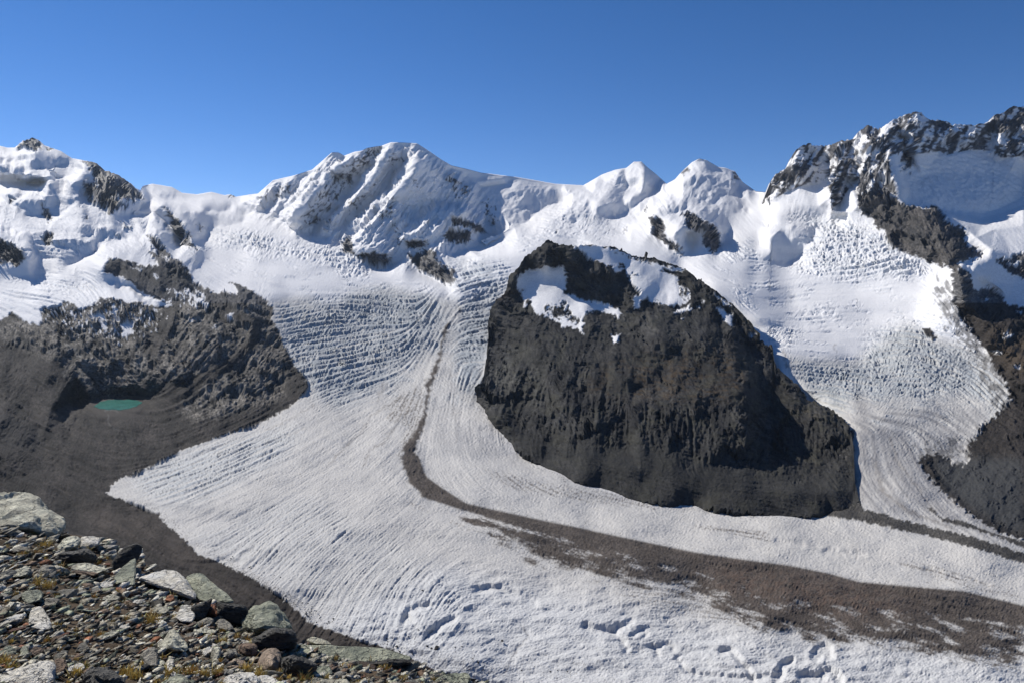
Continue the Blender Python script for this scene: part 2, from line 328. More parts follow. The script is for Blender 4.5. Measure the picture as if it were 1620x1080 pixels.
# the big central mountain: ribs (near) and gullies (far)
CT += [
 Zd(2, 0, 540, 7.5, 110, 520, 7.3, 300, 620, 6.65, 340, 640, 6.5, 460, 645, 6.4, 500, 650, 6.3), Zd(2, 560, 690, 6.15, 620, 750, 5.95, 700, 800, 5.85), Zd(2, 760, 850, 5.7, 850, 870, 5.65, 940, 810, 5.8, 1010, 800, 5.8),
 Zd(2, 200, 330, 7.45, 120, 430, 7.35, 100, 510, 7.25), Zd(2, 330, 305, 7.4, 280, 400, 7.2, 200, 520, 7.0), Zd(2, 250, 360, 7.5, 190, 460, 7.3), Zd(2, 450, 270, 7.35, 370, 380, 7.15, 260, 540, 6.85), Zd(2, 400, 300, 7.45, 330, 400, 7.25, 250, 500, 7.05),
 Zd(2, 520, 215, 7.25, 440, 340, 7.05, 330, 500, 6.75, 300, 580, 6.65), Zd(2, 500, 320, 7.15, 400, 440, 6.95), Zd(2, 640, 200, 7.25, 560, 290, 7.1, 480, 370, 6.9),
 Zd(2, 740, 152, 7.1, 590, 270, 6.9, 470, 390, 6.62, 350, 545, 6.32, 325, 600, 6.35),
 Zd(2, 855, 135, 7.4, 760, 255, 7.25, 650, 385, 7.0, 540, 530, 6.72, 460, 620, 6.5),
 Zd(2, 920, 110, 7.05, 875, 190, 6.9, 820, 280, 6.75, 700, 440, 6.5, 560, 570, 6.3, 500, 640, 6.15), Zd(2, 770, 260, 7.05, 700, 340, 6.9),
 Zd(2, 1010, 150, 7.3, 930, 250, 7.12, 880, 370, 6.88, 760, 480, 6.68, 660, 570, 6.45, 600, 700, 6.1),
 Zd(2, 1060, 170, 7.1, 1085, 205, 6.8, 1060, 260, 6.65, 960, 400, 6.35, 900, 450, 6.25, 800, 580, 6.05, 740, 650, 5.92, 700, 730, 5.8), Zd(2, 940, 290, 6.9, 920, 340, 6.8, 1000, 300, 6.75),
 Zd(2, 1180, 200, 7.2, 1250, 240, 7.3), Zd(2, 1250, 300, 7.15, 1330, 350, 7.1, 1430, 410, 7.05), Zd(2, 1200, 440, 6.85, 1320, 460, 6.85, 1400, 500, 6.8), Zd(2, 990, 480, 6.5, 1080, 520, 6.55),
 Zd(2, 940, 530, 6.2, 980, 570, 6.2, 1060, 560, 6.22, 1150, 520, 6.28, 1210, 510, 6.28, 1300, 502, 6.3, 1360, 520, 6.32), Zd(2, 1220, 600, 6.18, 1300, 570, 6.2, 1400, 590, 6.22, 1480, 620, 6.25),
 Zd(2, 900, 560, 6.2, 860, 640, 6.0, 900, 700, 5.88), Zd(2, 940, 620, 6.12, 940, 720, 5.95, 950, 780, 5.85), Zd(2, 1000, 660, 5.9, 1060, 640, 5.92, 1150, 600, 5.98, 1200, 640, 5.98), Zd(2, 1010, 740, 5.9, 1100, 760, 5.88, 1150, 720, 5.85),
 Zd(2, 700, 760, 5.7, 800, 745, 5.68, 900, 770, 5.66), Zd(2, 1250, 700, 6.05, 1300, 720, 6.0, 1400, 710, 6.05, 1500, 660, 6.2), Zd(2, 1200, 760, 5.8, 1300, 760, 5.85), Zd(2, 1450, 720, 6.05, 1620, 640, 6.2),
 Zd(2, 1010, 800, 5.75, 1080, 880, 5.55, 1200, 940, 5.3, 1270, 970, 5.1), Zd(2, 1160, 770, 5.6, 1220, 860, 5.35, 1300, 900, 5.15, 1310, 950, 5.0), Zd(2, 1230, 830, 5.5, 1400, 880, 5.25),
 Zd(2, 1380, 340, 7.4, 1450, 350, 7.45, 1600, 320, 7.55), Zd(2, 1300, 260, 7.45, 1400, 290, 7.5), Zd(2, 1440, 460, 7.1, 1520, 560, 6.9, 1500, 640, 6.6), Zd(2, 1600, 450, 7.2, 1600, 560, 6.7),
 Zd(3, 0, 260, 7.55, 200, 230, 7.65, 430, 270, 7.6), Zd(3, 0, 550, 5.95, 80, 500, 6.1, 150, 450, 6.3, 260, 445, 6.45, 290, 400, 6.65, 350, 355, 6.95, 440, 335, 7.15), Zd(3, 100, 420, 6.6, 200, 380, 6.9, 300, 330, 7.15),
 # snow basin and domes on the right of it
 Zd(3, 460, 280, 7.2, 540, 300, 6.95), Zd(3, 620, 220, 7.3, 600, 300, 6.9, 560, 350, 6.6), Zd(3, 740, 180, 7.25, 700, 280, 6.85, 640, 350, 6.5), Zd(3, 880, 160, 7.1, 870, 220, 6.9, 860, 290, 6.7, 840, 350, 6.45),
 Zd(3, 960, 200, 7.15, 990, 245, 6.95), Zd(3, 900, 300, 6.75, 940, 310, 6.65), Zd(3, 780, 250, 7.05, 760, 330, 6.75), Zd(3, 600, 400, 6.4, 700, 420, 6.3, 820, 370, 6.45), Zd(3, 350, 400, 6.4, 480, 350, 6.6), Zd(3, 360, 480, 6.0, 500, 450, 6.1, 600, 440, 6.15),
 Zd(3, 700, 470, 6.0, 860, 400, 6.2), Zd(3, 760, 500, 5.8, 900, 420, 5.7), Zd(3, 500, 540, 5.6, 700, 530, 5.6), Zd(3, 200, 530, 5.65, 350, 540, 5.5), Zd(3, 0, 620, 5.35, 150, 620, 5.2, 250, 600, 5.2),
 Zd(3, 980, 290, 6.4, 1050, 240, 6.3, 1080, 235, 6.2, 1200, 270, 6.05, 1290, 295, 6.0, 1380, 298, 6.0, 1460, 285, 6.15), Zd(3, 1080, 190, 6.5, 1200, 200, 6.42, 1340, 200, 6.4),
 Zd(3, 1080, 310, 5.8, 1200, 340, 5.7), Zd(3, 900, 420, 5.45, 1000, 380, 5.4, 1080, 370, 5.4, 1200, 390, 5.4, 1270, 450, 5.4), Zd(3, 900, 510, 5.35, 980, 560, 5.15, 1070, 625, 4.95), Zd(3, 1070, 480, 5.0, 1060, 560, 4.95), Zd(3, 1130, 520, 5.1, 1130, 610, 4.9),
 Zd(3, 1180, 500, 5.0, 1220, 610, 4.85), Zd(3, 1290, 500, 5.3, 1270, 600, 4.95), Zd(3, 1330, 480, 5.35, 1440, 500, 5.2, 1540, 480, 5.2), Zd(3, 1280, 350, 5.8, 1430, 390, 5.6, 1540, 350, 5.7), Zd(3, 1300, 600, 4.85, 1400, 590, 4.85, 1520, 640, 4.65),
 Zd(3, 600, 570, 5.2, 800, 600, 5.0, 1000, 650, 4.8), Zd(3, 1200, 700, 4.5, 1400, 700, 4.5), Zd(3, 1250, 850, 4.0, 1450, 860, 4.05), Zd(3, 1480, 600, 4.95, 1500, 540, 5.1),
 Zd(4, 60, 860, 4.95, 130, 840, 4.95, 190, 850, 4.9), Zd(4, 80, 1010, 4.75, 180, 1010, 4.7, 240, 940, 4.75), Zd(4, 270, 900, 4.7, 380, 850, 4.7, 520, 790, 4.75), Zd(4, 120, 760, 5.1, 300, 740, 5.1, 500, 760, 5.0),
 # right wall and its buttress
 Zd(4, 55, 640, 5.5, 160, 600, 5.4, 270, 560, 5.3, 420, 525, 5.2), Zd(4, 30, 680, 5.5, 300, 660, 5.15, 420, 700, 5.0), Zd(4, 260, 420, 5.35, 240, 520, 5.3), Zd(4, 380, 400, 5.35, 400, 480, 5.25),
 Zd(4, 520, 350, 5.15, 470, 450, 5.0, 440, 560, 4.92, 440, 720, 4.82), Zd(4, 560, 520, 5.1, 480, 680, 4.95), Zd(4, 690, 250, 5.15, 640, 400, 4.95, 610, 560, 4.8, 610, 690, 4.68), Zd(4, 580, 400, 5.12, 570, 500, 5.0),
 Zd(4, 440, 730, 4.85, 600, 705, 4.72, 700, 760, 4.6, 780, 900, 4.3, 870, 980, 4.1, 1050, 1050, 3.9), Zd(4, 770, 210, 5.2, 790, 360, 4.98, 820, 480, 4.8, 860, 640, 4.55, 870, 660, 4.5),
 Zd(4, 700, 500, 4.85, 760, 640, 4.62, 740, 750, 4.52), Zd(4, 900, 300, 5.28, 870, 360, 5.2), Zd(4, 1010, 200, 5.22, 930, 290, 5.12), Zd(4, 1110, 350, 5.22, 1300, 340, 5.25, 1480, 390, 5.2),
 Zd(4, 860, 500, 4.98, 900, 560, 4.92), Zd(4, 1000, 500, 5.05, 1200, 480, 5.08, 1400, 480, 5.08, 1600, 460, 5.08), Zd(4, 900, 640, 4.78, 1080, 665, 4.72, 1180, 700, 4.68, 1390, 722, 4.62, 1460, 690, 4.7, 1620, 640, 4.8),
 Zd(4, 880, 680, 4.42, 960, 690, 4.4, 1085, 680, 4.32, 1145, 760, 4.18, 1200, 800, 4.12, 1285, 845, 4.08, 1250, 880, 4.02, 1300, 925, 3.98, 1375, 965, 3.92, 1350, 995, 3.85, 1220, 1035, 3.78),
 Zd(4, 1000, 720, 4.25, 980, 850, 4.12, 1000, 960, 3.98), Zd(4, 1090, 700, 4.2, 1120, 850, 4.0, 1150, 1000, 3.78, 1180, 1080, 3.66), Zd(4, 900, 760, 4.35, 890, 900, 4.2), Zd(4, 1190, 860, 4.0, 1200, 980, 3.78),
 Zd(4, 1150, 700, 4.5, 1250, 790, 4.2, 1330, 860, 4.0, 1420, 950, 3.86, 1400, 1010, 3.79, 1260, 1050, 3.75), Zd(4, 1450, 1010, 3.8, 1620, 970, 3.84), Zd(4, 1450, 800, 4.2, 1620, 780, 4.25),
 Zd(4, 1500, 300, 5.15, 1480, 370, 5.15), Zd(4, 1600, 240, 5.2, 1580, 380, 5.12), [(1790, 230, 5.1), (1790, 330, 4.7)],
 [(1650, 400, 3.85), (1785, 400, 3.9)], [(1785, 500, 3.4), (1785, 640, 2.3), (1785, 780, 1.8)],
 Zd(8, 1170, 100, 3.72, 1180, 280, 3.55, 1280, 380, 3.42, 1380, 560, 3.2, 1500, 720, 2.92, 1600, 900, 2.62), Zd(8, 1215, 70, 3.66, 1290, 125, 3.68, 1340, 220, 3.62, 1400, 205, 3.68, 1470, 240, 3.68, 1520, 312, 3.6, 1700, 335, 3.55),
 Zd(8, 1220, 110, 3.55, 1240, 220, 3.4, 1260, 340, 3.3), Zd(8, 1300, 330, 3.42, 1400, 420, 3.25, 1620, 500, 3.1), Zd(8, 1400, 560, 3.0, 1620, 620, 2.9), Zd(8, 1530, 760, 2.7, 1620, 800, 2.6),
 Zd(8, 1320, 100, 3.70, 1420, 170, 3.68, 1540, 280, 3.61),
 # right glacier
 Zd(8, 0, 100, 4.6, 200, 110, 4.5, 500, 80, 4.3, 900, 60, 4.0), Zd(8, 200, 230, 4.3, 600, 230, 4.1, 1000, 230, 3.8), Zd(8, 200, 340, 4.05, 430, 310, 4.02, 700, 390, 3.82, 950, 400, 3.68), Zd(8, 50, 480, 3.74, 250, 460, 3.8, 600, 470, 3.72),
 Zd(8, 100, 590, 3.36, 250, 520, 3.62, 450, 540, 3.6, 600, 660, 3.4), Zd(8, 180, 690, 3.12, 400, 680, 3.25, 600, 690, 3.34, 700, 600, 3.48, 950, 470, 3.52, 1100, 560, 3.3), Zd(8, 330, 820, 2.95, 500, 800, 2.98, 700, 760, 3.02, 1000, 700, 3.08, 1300, 680, 3.08),
 Zd(8, 470, 950, 2.68, 700, 900, 2.72, 900, 880, 2.76, 1150, 850, 2.84, 1400, 850, 2.72), Zd(8, 560, 1060, 2.5, 800, 1030, 2.5, 1100, 1000, 2.55, 1360, 1040, 2.5),
 [(1352, 704, 2.32), (1400, 700, 2.38), (1450, 700, 2.36), (1500, 700, 2.36), (1535, 690, 2.42)], [(1352, 759, 2.05), (1400, 755, 2.1), (1450, 760, 2.08), (1470, 754, 2.1)],
 zl(-628, 1367, 802, 1415, 817, 1470, 832, 1526, 845), zl(-612, 1430, 790, 1480, 815, 1540, 830), [(1500, 784, 1.98)], zl(-630, 1544, 820, 1581, 842, 1620, 856),
 [(1540, 690, 2.38), (1580, 700, 2.28), (1620, 690, 2.25)], [(1560, 760, 2.0), (1620, 745, 2.0)], [(1530, 735, 2.2), (1500, 735, 2.2)], [(1600, 800, 1.82), (1660, 800, 1.8)], zl(-640, 1700, 870, 1785, 880),
]
# behind the dark hill the ice sinks away
CT += [[(900, 430, 4.9), (1000, 440, 4.7), (1080, 455, 4.5)], [(850, 480, 4.6), (950, 520, 4.1), (1100, 540, 3.8)], [(850, 600, 3.3), (1000, 620, 3.1), (1150, 640, 3.1), (1230, 640, 3.05)],
       [(900, 700, 2.55), (1050, 720, 2.6), (1250, 730, 2.6)], [(1180, 790, 2.1), (1270, 790, 2.05)], [(1325, 672, 2.56), (1330, 704, 2.37), (1332, 740, 2.18), (1334, 765, 2.06), (1336, 790, 1.93)], [(1205, 510, 3.78), (1185, 480, 3.98), (1130, 440, 4.35)], [(1218, 548, 3.42), (1235, 590, 3.12), (1290, 640, 3.0), (1340, 665, 2.68)]]
CT = [[(p[0], p[1], p[2] + (0.26 * math.exp(-((p[0] - 190) / 110) ** 2 - ((p[1] - 625) / 42) ** 2) if (p[1] < 632 and p[2] < 3.6) else 0)) for p in ln] for ln in CT]
D1 = depth_image(CT, soften=0)          # 1/Y in km

# the dark hill in front (a second sheet)
NTOP = Z(7, 55, 620, 62, 590, 80, 480, 85, 400, 110, 320, 150, 240, 185, 170, 230, 100, 290, 50, 330, 33, 400, 50, 440, 62, 520, 50, 600, 62, 740, 95, 840, 125, 900, 150, 980, 220, 1070, 280,
         1140, 350, 1185, 400, 1205, 425, 1238, 460, 1245, 500, 1252, 545, 1300, 578, 1390, 660, 1490, 720, 1545, 760, 1562, 800, 1570, 860, 1575, 1000, 1600, 1110, 1640, 1160)
NBOT = [(755, 640), (763, 650), (787, 684), (818, 712), (857, 737), (915, 766), (981, 785), (1036, 797), (1100, 803), (1155, 812), (1211, 816), (1285, 818), (1330, 812), (1352, 800), (1366, 788)]
def ntop(px): return np.interp(px, [p[0] for p in NTOP], [p[1] for p in NTOP])
def nbot(px): return np.interp(px, [p[0] for p in NBOT], [p[1] for p in NBOT])
NC = [
 [(p[0], p[1], d) for p, d in zip(NTOP[:10], (2.85, 3.0, 3.5, 3.85, 4.0, 4.02, 4.05, 4.08, 4.1, 4.1))],
 [(895, 389, 4.15), (934, 389, 4.25), (973, 395, 4.25), (1028, 407, 4.2), (1067, 419, 4.1), (1090, 428, 4.0), (1121, 456, 3.85), (1156, 479, 3.7), (1183, 506, 3.55), (1207, 533, 3.4), (1222, 550, 3.3),
  (1226, 580, 3.12), (1246, 595, 3.02), (1281, 627, 2.82), (1320, 650, 2.62), (1345, 672, 2.48), (1351, 704, 2.31), (1353, 759, 2.06), (1360, 800, 1.85)],
 [(868, 370, 4.1), (1000, 380, 4.2), (1150, 450, 3.75), (1240, 540, 3.3), (1350, 640, 2.5)], [(740, 600, 2.9), (760, 500, 4.0), (790, 440, 4.1), (830, 385, 4.1)],
 [(866, 390, 4.02), (863, 412, 3.9), (862, 430, 3.85)],                                  # spur that shades the upper snow
 [(817, 436, 4.02), (806, 460, 3.92), (817, 460, 4.0), (826, 470, 3.9)], [(840, 430, 4.1), (858, 432, 4.08), (885, 420, 4.1)], [(870, 450, 3.95), (890, 440, 4.02)], [(830, 490, 3.75), (860, 500, 3.68), (900, 520, 3.5)],
 Zd(7, 400, 60, 4.02, 440, 120, 3.9, 520, 160, 3.86, 600, 180, 3.84, 680, 240, 3.72, 700, 280, 3.62), Zd(7, 390, 215, 3.92, 450, 250, 3.86, 560, 290, 3.74, 620, 310, 3.68), Zd(7, 640, 170, 4.0, 700, 220, 3.92, 715, 270, 3.8),
 Zd(7, 470, 270, 3.8, 560, 310, 3.7, 620, 325, 3.64), Zd(7, 480, 330, 3.55, 540, 400, 3.4, 600, 430, 3.32), Zd(7, 740, 200, 4.0, 860, 200, 4.02), Zd(7, 740, 290, 3.72, 860, 300, 3.7), Zd(7, 720, 310, 3.6, 900, 310, 3.6, 980, 300, 3.65),
 Zd(7, 900, 180, 3.95, 960, 260, 3.72, 1000, 330, 3.5), Zd(7, 1020, 280, 3.72, 1080, 350, 3.58, 1120, 400, 3.5), Zd(7, 880, 380, 3.32, 980, 350, 3.42, 1060, 430, 3.2, 1130, 520, 3.0), Zd(7, 1150, 500, 3.2, 1210, 530, 3.15),
 Zd(7, 150, 330, 3.85, 180, 420, 3.6, 160, 520, 3.25, 120, 620, 2.9), Zd(7, 230, 330, 3.75, 300, 400, 3.5, 260, 480, 3.3), Zd(7, 350, 470, 3.2, 600, 480, 3.1, 800, 480, 3.0), Zd(7, 700, 420, 3.3, 900, 430, 3.15),
 Zd(7, 60, 640, 2.82, 110, 740, 2.55, 180, 800, 2.42), Zd(7, 200, 560, 3.0, 180, 680, 2.72), Zd(7, 260, 540, 3.02, 240, 700, 2.66, 260, 760, 2.5), Zd(7, 380, 540, 2.98, 330, 660, 2.7), Zd(7, 420, 540, 2.9, 380, 680, 2.56, 420, 780, 2.38),
 Zd(7, 500, 600, 2.78, 600, 590, 2.76, 680, 600, 2.74), Zd(7, 530, 680, 2.50, 520, 790, 2.28), Zd(7, 620, 680, 2.58, 600, 790, 2.34), Zd(7, 690, 520, 2.95, 685, 620, 2.73, 660, 720, 2.48, 650, 850, 2.23),
 Zd(7, 740, 520, 2.92, 720, 620, 2.66, 700, 740, 2.38, 690, 850, 2.16), Zd(7, 800, 560, 2.82, 960, 560, 2.8, 1080, 560, 2.82), Zd(7, 800, 650, 2.55, 960, 650, 2.52, 1060, 640, 2.56), Zd(7, 800, 720, 2.44, 960, 740, 2.38, 1080, 740, 2.38),
 Zd(7, 780, 760, 2.34, 900, 780, 2.28, 1120, 760, 2.3), Zd(7, 820, 870, 2.16, 960, 880, 2.14, 1130, 860, 2.16), Zd(7, 1110, 540, 2.95, 1150, 640, 2.66, 1140, 720, 2.44, 1140, 800, 2.28),
 Zd(7, 1180, 620, 2.86, 1260, 700, 2.76, 1300, 780, 2.6, 1200, 800, 2.52), Zd(7, 1300, 640, 2.82, 1400, 700, 2.68, 1480, 740, 2.58), Zd(7, 1000, 920, 2.1, 1150, 935, 2.1, 1240, 960, 2.1), Zd(7, 1330, 830, 2.46, 1440, 800, 2.46, 1540, 800, 2.44),
 Zd(7, 1260, 900, 2.32, 1380, 900, 2.32, 1500, 890, 2.28), Zd(7, 1380, 965, 2.12, 1500, 965, 2.1), Zd(7, 400, 870, 2.16, 550, 900, 2.1), Zd(7, 300, 860, 2.26, 360, 830, 2.32), Zd(7, 700, 960, 2.0, 900, 980, 1.99, 1200, 1030, 1.93, 1450, 1050, 1.9),
]
_nb = []
for x in range(755, 1368, 12):
    y = float(nbot(x)); _nb.append((x, y, 1 / float(samp(D1, x, y)) - 0.004))
NC += [_nb, [(p[0], p[1] + 30, p[2] * 0.985) for p in _nb]]
NC = [[(p[0], p[1], (1 / (float(samp(D1, p[0] + 6, p[1])) + 0.002)) if (p[0] > 1344 and p[1] > 664) else p[2]) for p in ln] for ln in NC]
D2 = depth_image(NC, soften=1.5)
# ---------------------------------------------------------------- outlines of rock, ice and debris
JX = 2.2 * band(14) + 1.2 * band(6) + 0.7 * band(3.2); JY = 2.0 * band(14) + 1.2 * band(6) + 0.7 * band(3.2)
L_fine0 = band(4.0, 1.4, .8, 14)
FN = band(5) * 0.5 + band(10) * 0.5 + band(22) * 0.5            # unit-ish break-up noise
FINE = band(3.0) * 0.7 + band(5.5) * 0.7
VALLEY = [(-170, 500), (-60, 515)] + Z(5, 0, 430, 60, 385, 150, 440, 215, 455, 230, 365, 320, 350, 350, 325, 400, 345, 430, 370, 500, 350, 530, 315, 600, 308, 680, 338, 740, 330, 820, 352, 890, 358,
          935, 340, 880, 330, 800, 300, 730, 262, 700, 215, 620, 190, 555, 175, 560, 130, 590, 95, 680, 108, 740, 130, 800, 140, 850, 132, 800, 70, 790, 55, 870, 100, 900, 110, 860, 60, 815, -10, 850, 5, 905, 80, 960, 130,
          1000, 180, 1030, 222, 1080, 250, 1150, 282, 1190, 276, 1262, 292, 1270, 270, 1222, 222, 1290, 240, 1350, 272, 1390, 300, 1440, 340, 1460, 380, 1450, 430, 1490, 480, 1520, 560, 1545, 620, 1580, 680, 1615, 715, 1638, 745) + \
    Z(6, 230, 640, 210, 690, 100, 770, 0, 825) + Z(10, 1450, 345, 1200, 432, 1000, 500, 930, 530, 800, 600, 700, 648, 620, 675, 565, 750, 640, 772, 760, 812, 840, 850, 900, 920, 1000, 1000, 1060, 1070) + \
    Z(9, 1170, 430, 1330, 510, 1500, 620, 1620, 720) + Z(11, 480, 470, 700, 545, 850, 605, 1000, 640, 1120, 700, 1200, 730, 1260, 770, 1350, 790, 1500, 830, 1640, 860) + [(790, 1200), (-170, 1200)]
m_valley = warp(poly(VALLEY), JX * .5, JY * .5)
m_medial = warp(poly(Z(6, 1040, 225, 1000, 290, 950, 330, 925, 480, 885, 570, 880, 600, 850, 620, 862, 680, 840, 800, 790, 900, 735, 960, 735, 1085) +
    Z(12, 262, 165, 265, 260, 300, 370, 380, 440, 470, 490, 620, 530, 700, 560, 690, 610, 830, 665, 1000, 712, 1200, 760, 1400, 800, 1620, 850) +
    Z(14, 60, 700, 200, 735, 330, 790, 430, 780, 520, 830, 600, 870, 720, 850, 860, 800, 1000, 850, 1150, 900, 1250, 930, 1420, 930) + [(1790, 1040), (1790, 968)] +
    Z(14, 1404, 742, 1150, 680, 900, 658, 700, 640, 570, 605, 400, 570, 200, 545, 0, 515) + Z(12, 1400, 625, 1200, 580, 1000, 540, 760, 490, 600, 450, 480, 375, 390, 310, 345, 200, 345, 130, 385, 0) +
    Z(6, 875, 700, 885, 640, 925, 540, 950, 420, 985, 300, 1050, 240)), JX * 0.6, JY * 0.6)
below = poly(Z(12, 345, 200, 390, 318, 480, 382, 600, 458, 760, 495, 1000, 548, 1200, 588, 1400, 632) + Z(14, 0, 522, 200, 552, 400, 578, 570, 612, 700, 648, 900, 666, 1150, 688, 1404, 750) + [(1800, 990), (1800, 1200), (560, 1200), (560, 720)])
mm_core = blur(poly(Z(12, 250, 150, 262, 260, 300, 360, 380, 425, 520, 478, 740, 530, 1000, 600, 1200, 660, 1620, 760) + Z(14, 0, 590, 200, 660, 400, 700, 600, 740, 800, 745, 1000, 760, 1404, 830) + [(1800, 1050), (1800, 960)] + Z(14, 1404, 742, 1150, 680, 900, 658, 700, 640, 570, 605, 400, 570, 200, 545, 0, 515) + Z(12, 1400, 625, 1200, 580, 1000, 540, 760, 490, 600, 450, 480, 375, 390, 310, 345, 200, 345, 130, 385, 0, 340, 0)), 3, 2)
mm_soft = blur(poly(Z(12, 560, 540, 700, 600, 850, 690, 1000, 770, 1200, 830, 1620, 900) + Z(14, 0, 690, 150, 800, 330, 860, 560, 900, 760, 900, 960, 950, 1200, 980, 1404, 1000, 1404, 640, 0, 560) + Z(12, 1000, 600, 760, 520)), 16, 9)
mm_f = np.clip(mm_core * 1.3 + mm_soft * 1.25 + (0.10 * L_fine0 + .15 * band(8, 2.2, .6, 16) + .26 * band(34, 2.6, .6, 16)) * (1 - mm_core) - .50, -1, 1)
mm_f = np.clip(mm_f * 1.7 + .05, 0, 1) * np.clip((mm_soft + mm_core - .08) * 8, 0, 1) * np.clip(blur(below, 1.2) * 1.2, 0, 1)
m_medial = np.maximum(m_medial * 0, mm_f)
up_ = warp(poly(Z(6, 1040, 225, 1000, 290, 950, 330, 925, 480, 885, 570, 880, 600, 850, 620, 862, 680, 840, 800, 790, 900, 735, 960, 735, 1085, 838, 1085, 800, 1000, 812, 930, 850, 850, 875, 700, 885, 640, 925, 540, 950, 420, 985, 300, 1050, 240)), JX * .6, JY * .6)
m_medial = np.maximum(m_medial, blur(up_, .8)).astype(np.float32)
m_side = warp(poly(Z(14, 0, 300, 150, 325, 400, 350, 560, 366, 700, 385, 900, 430, 1150, 490, 1404, 570) + [(1790, 935), (1790, 912)] + Z(14, 1404, 525, 1150, 445, 1000, 412, 850, 372, 720, 335, 690, 290, 670, 200, 680, 0, 600, 0, 500, 200, 200, 200, 0, 200)), JX * .5, JY * .5)
m_side = np.maximum(m_side, warp(poly(Z(14, 975, 320, 1020, 355, 1060, 388, 1110, 400, 1180, 420, 1290, 455, 1404, 500) + [(1790, 905), (1790, 880)] + Z(14, 1404, 475, 1290, 445, 1150, 390, 1090, 380, 1050, 370, 1010, 335)), JX * .6, JY * .4))
RIGHT = Z(14, 1450, 486, 1404, 470, 1300, 435, 1200, 375, 1080, 285, 1000, 205, 950, 135, 985, 105, 1060, 105, 1110, 145, 1160, 150, 1172, 110, 1160, 60, 1200, 30) + \
    Z(8, 1380, 1040, 1480, 960, 1540, 900, 1500, 780, 1440, 700, 1400, 600, 1330, 520, 1280, 460, 1230, 390, 1190, 300, 1175, 100, 1060, 62, 980, 30, 880, 0) + \
    Z(4, 800, 930, 775, 880, 770, 835, 715, 800, 690, 748, 640, 740, 610, 690, 600, 600, 640, 590, 720, 610, 850, 632, 868, 660, 900, 668, 960, 682, 1010, 695, 1085, 678, 1140, 730, 1150, 760, 1180, 790, 1230, 800, 1285, 842, 1248, 880, 1295, 925, 1375, 965, 1350, 995, 1270, 1008, 1212, 1035) + \
    Z(8, 1230, 85, 1290, 125, 1300, 180, 1335, 235, 1400, 207, 1470, 240, 1520, 310, 1620, 333) + [(1800, 492), (1800, 880)]
m_right = warp(poly(RIGHT), JX * .8, JY * .8)
BREIT = Z(4, 50, 645, 100, 635, 160, 600, 265, 556, 330, 530, 420, 525, 432, 590, 440, 720, 452, 690, 500, 660, 560, 560, 598, 600, 612, 690, 850, 640, 835, 560, 815, 490, 800, 440, 795, 380, 850, 355, 865, 470, 930, 492, 938, 370, 1000, 360, 1110, 345, 1140, 370, 1300, 335, 1420, 342,
          1480, 385, 1540, 385, 1620, 370, 1620, 20, 40, 20)
m_breit = poly(BREIT)
m_breit = np.maximum(m_breit, poly([(1619, 150), (1800, 150), (1800, 250), (1619, 247)]))
SMALL = [Z(1, 90, 288, 150, 235, 200, 220, 250, 255, 262, 292, 215, 300, 190, 305, 170, 280, 130, 288), Z(1, 280, 285, 325, 280, 322, 305, 290, 310), Z(1, 485, 362, 590, 368, 645, 420, 725, 445, 785, 485, 835, 535, 885, 595, 820, 606, 740, 592, 690, 570, 640, 540, 590, 490, 555, 430, 540, 390),
         Z(1, 500, 495, 550, 500, 620, 520, 690, 560, 725, 640, 690, 680, 665, 692, 600, 640, 560, 620, 520, 560), Z(1, -300, 840, 0, 840, 60, 868, 130, 910, 162, 960, 110, 1005, 50, 985, 0, 990, -300, 990),
         Z(1, 1003, 642, 1080, 718, 1132, 780, 1163, 860, 1220, 920, 1120, 870, 1050, 780, 1030, 700), Z(1, 900, 812, 960, 838, 1040, 950, 1115, 990, 1175, 1080, 1060, 1080, 1000, 990, 950, 930, 890, 905, 960, 940, 930, 880),
         Z(1, 285, 800, 332, 815, 305, 870, 270, 890, 262, 850), Z(1, 250, 610, 285, 655, 300, 690, 332, 712, 310, 742, 270, 705), Z(1, 700, 805, 745, 812, 720, 830), Z(1, 1205, 750, 1235, 775, 1225, 800), Z(1, 45, 610, 110, 590, 100, 610, 60, 625),
         Z(1, 1395, 575, 1435, 572, 1432, 588, 1402, 586), Z(1, 500, 705, 545, 708, 520, 722), Z(1, 740, 740, 790, 775, 770, 778),
         Z(2, 625, 735, 655, 665, 692, 740, 690, 785, 640, 770), Z(2, 765, 785, 835, 765, 920, 815, 875, 858, 780, 835, 700, 790), Z(2, 1005, 780, 1060, 785, 1130, 750, 1190, 760, 1210, 835, 1300, 875, 1315, 955, 1265, 968, 1180, 920, 1090, 880, 1050, 830),
         Z(2, 1250, 645, 1330, 640, 1410, 632, 1412, 700, 1330, 712, 1255, 705), Z(2, 1280, 560, 1380, 568, 1480, 612, 1492, 652, 1440, 640, 1400, 612, 1290, 605), Z(2, 1010, 700, 1140, 700, 1130, 740, 1020, 745), Z(2, 1550, 580, 1560, 600, 1530, 605, 1510, 580),
         Z(3, 900, 420, 950, 412, 975, 450, 992, 530, 1060, 568, 1082, 618, 1035, 605, 980, 552, 922, 512), Z(3, 1072, 392, 1130, 395, 1180, 430, 1262, 470, 1285, 560, 1242, 612, 1200, 572, 1185, 510, 1112, 482, 1095, 430),
         Z(3, 1066, 190, 1090, 165, 1112, 148, 1105, 175, 1075, 195), Z(3, 1350, 178, 1378, 190, 1372, 228, 1350, 222), Z(3, 755, 490, 775, 475, 770, 500), Z(3, 872, 372, 888, 370, 882, 395), Z(3, 400, 480, 415, 485, 410, 505),
         Z(4, 1448, 1005, 1500, 998, 1530, 1005, 1560, 980, 1620, 972) + [(1800, 405), (1800, 440)] + Z(8, 1620, 150, 1540, 132, 1495, 92, 1450, 50), Z(8, 985, 455, 1050, 465, 1085, 520, 1060, 528, 990, 480),
         Z(4, 0, 0, 1, 0, 0, 1)]
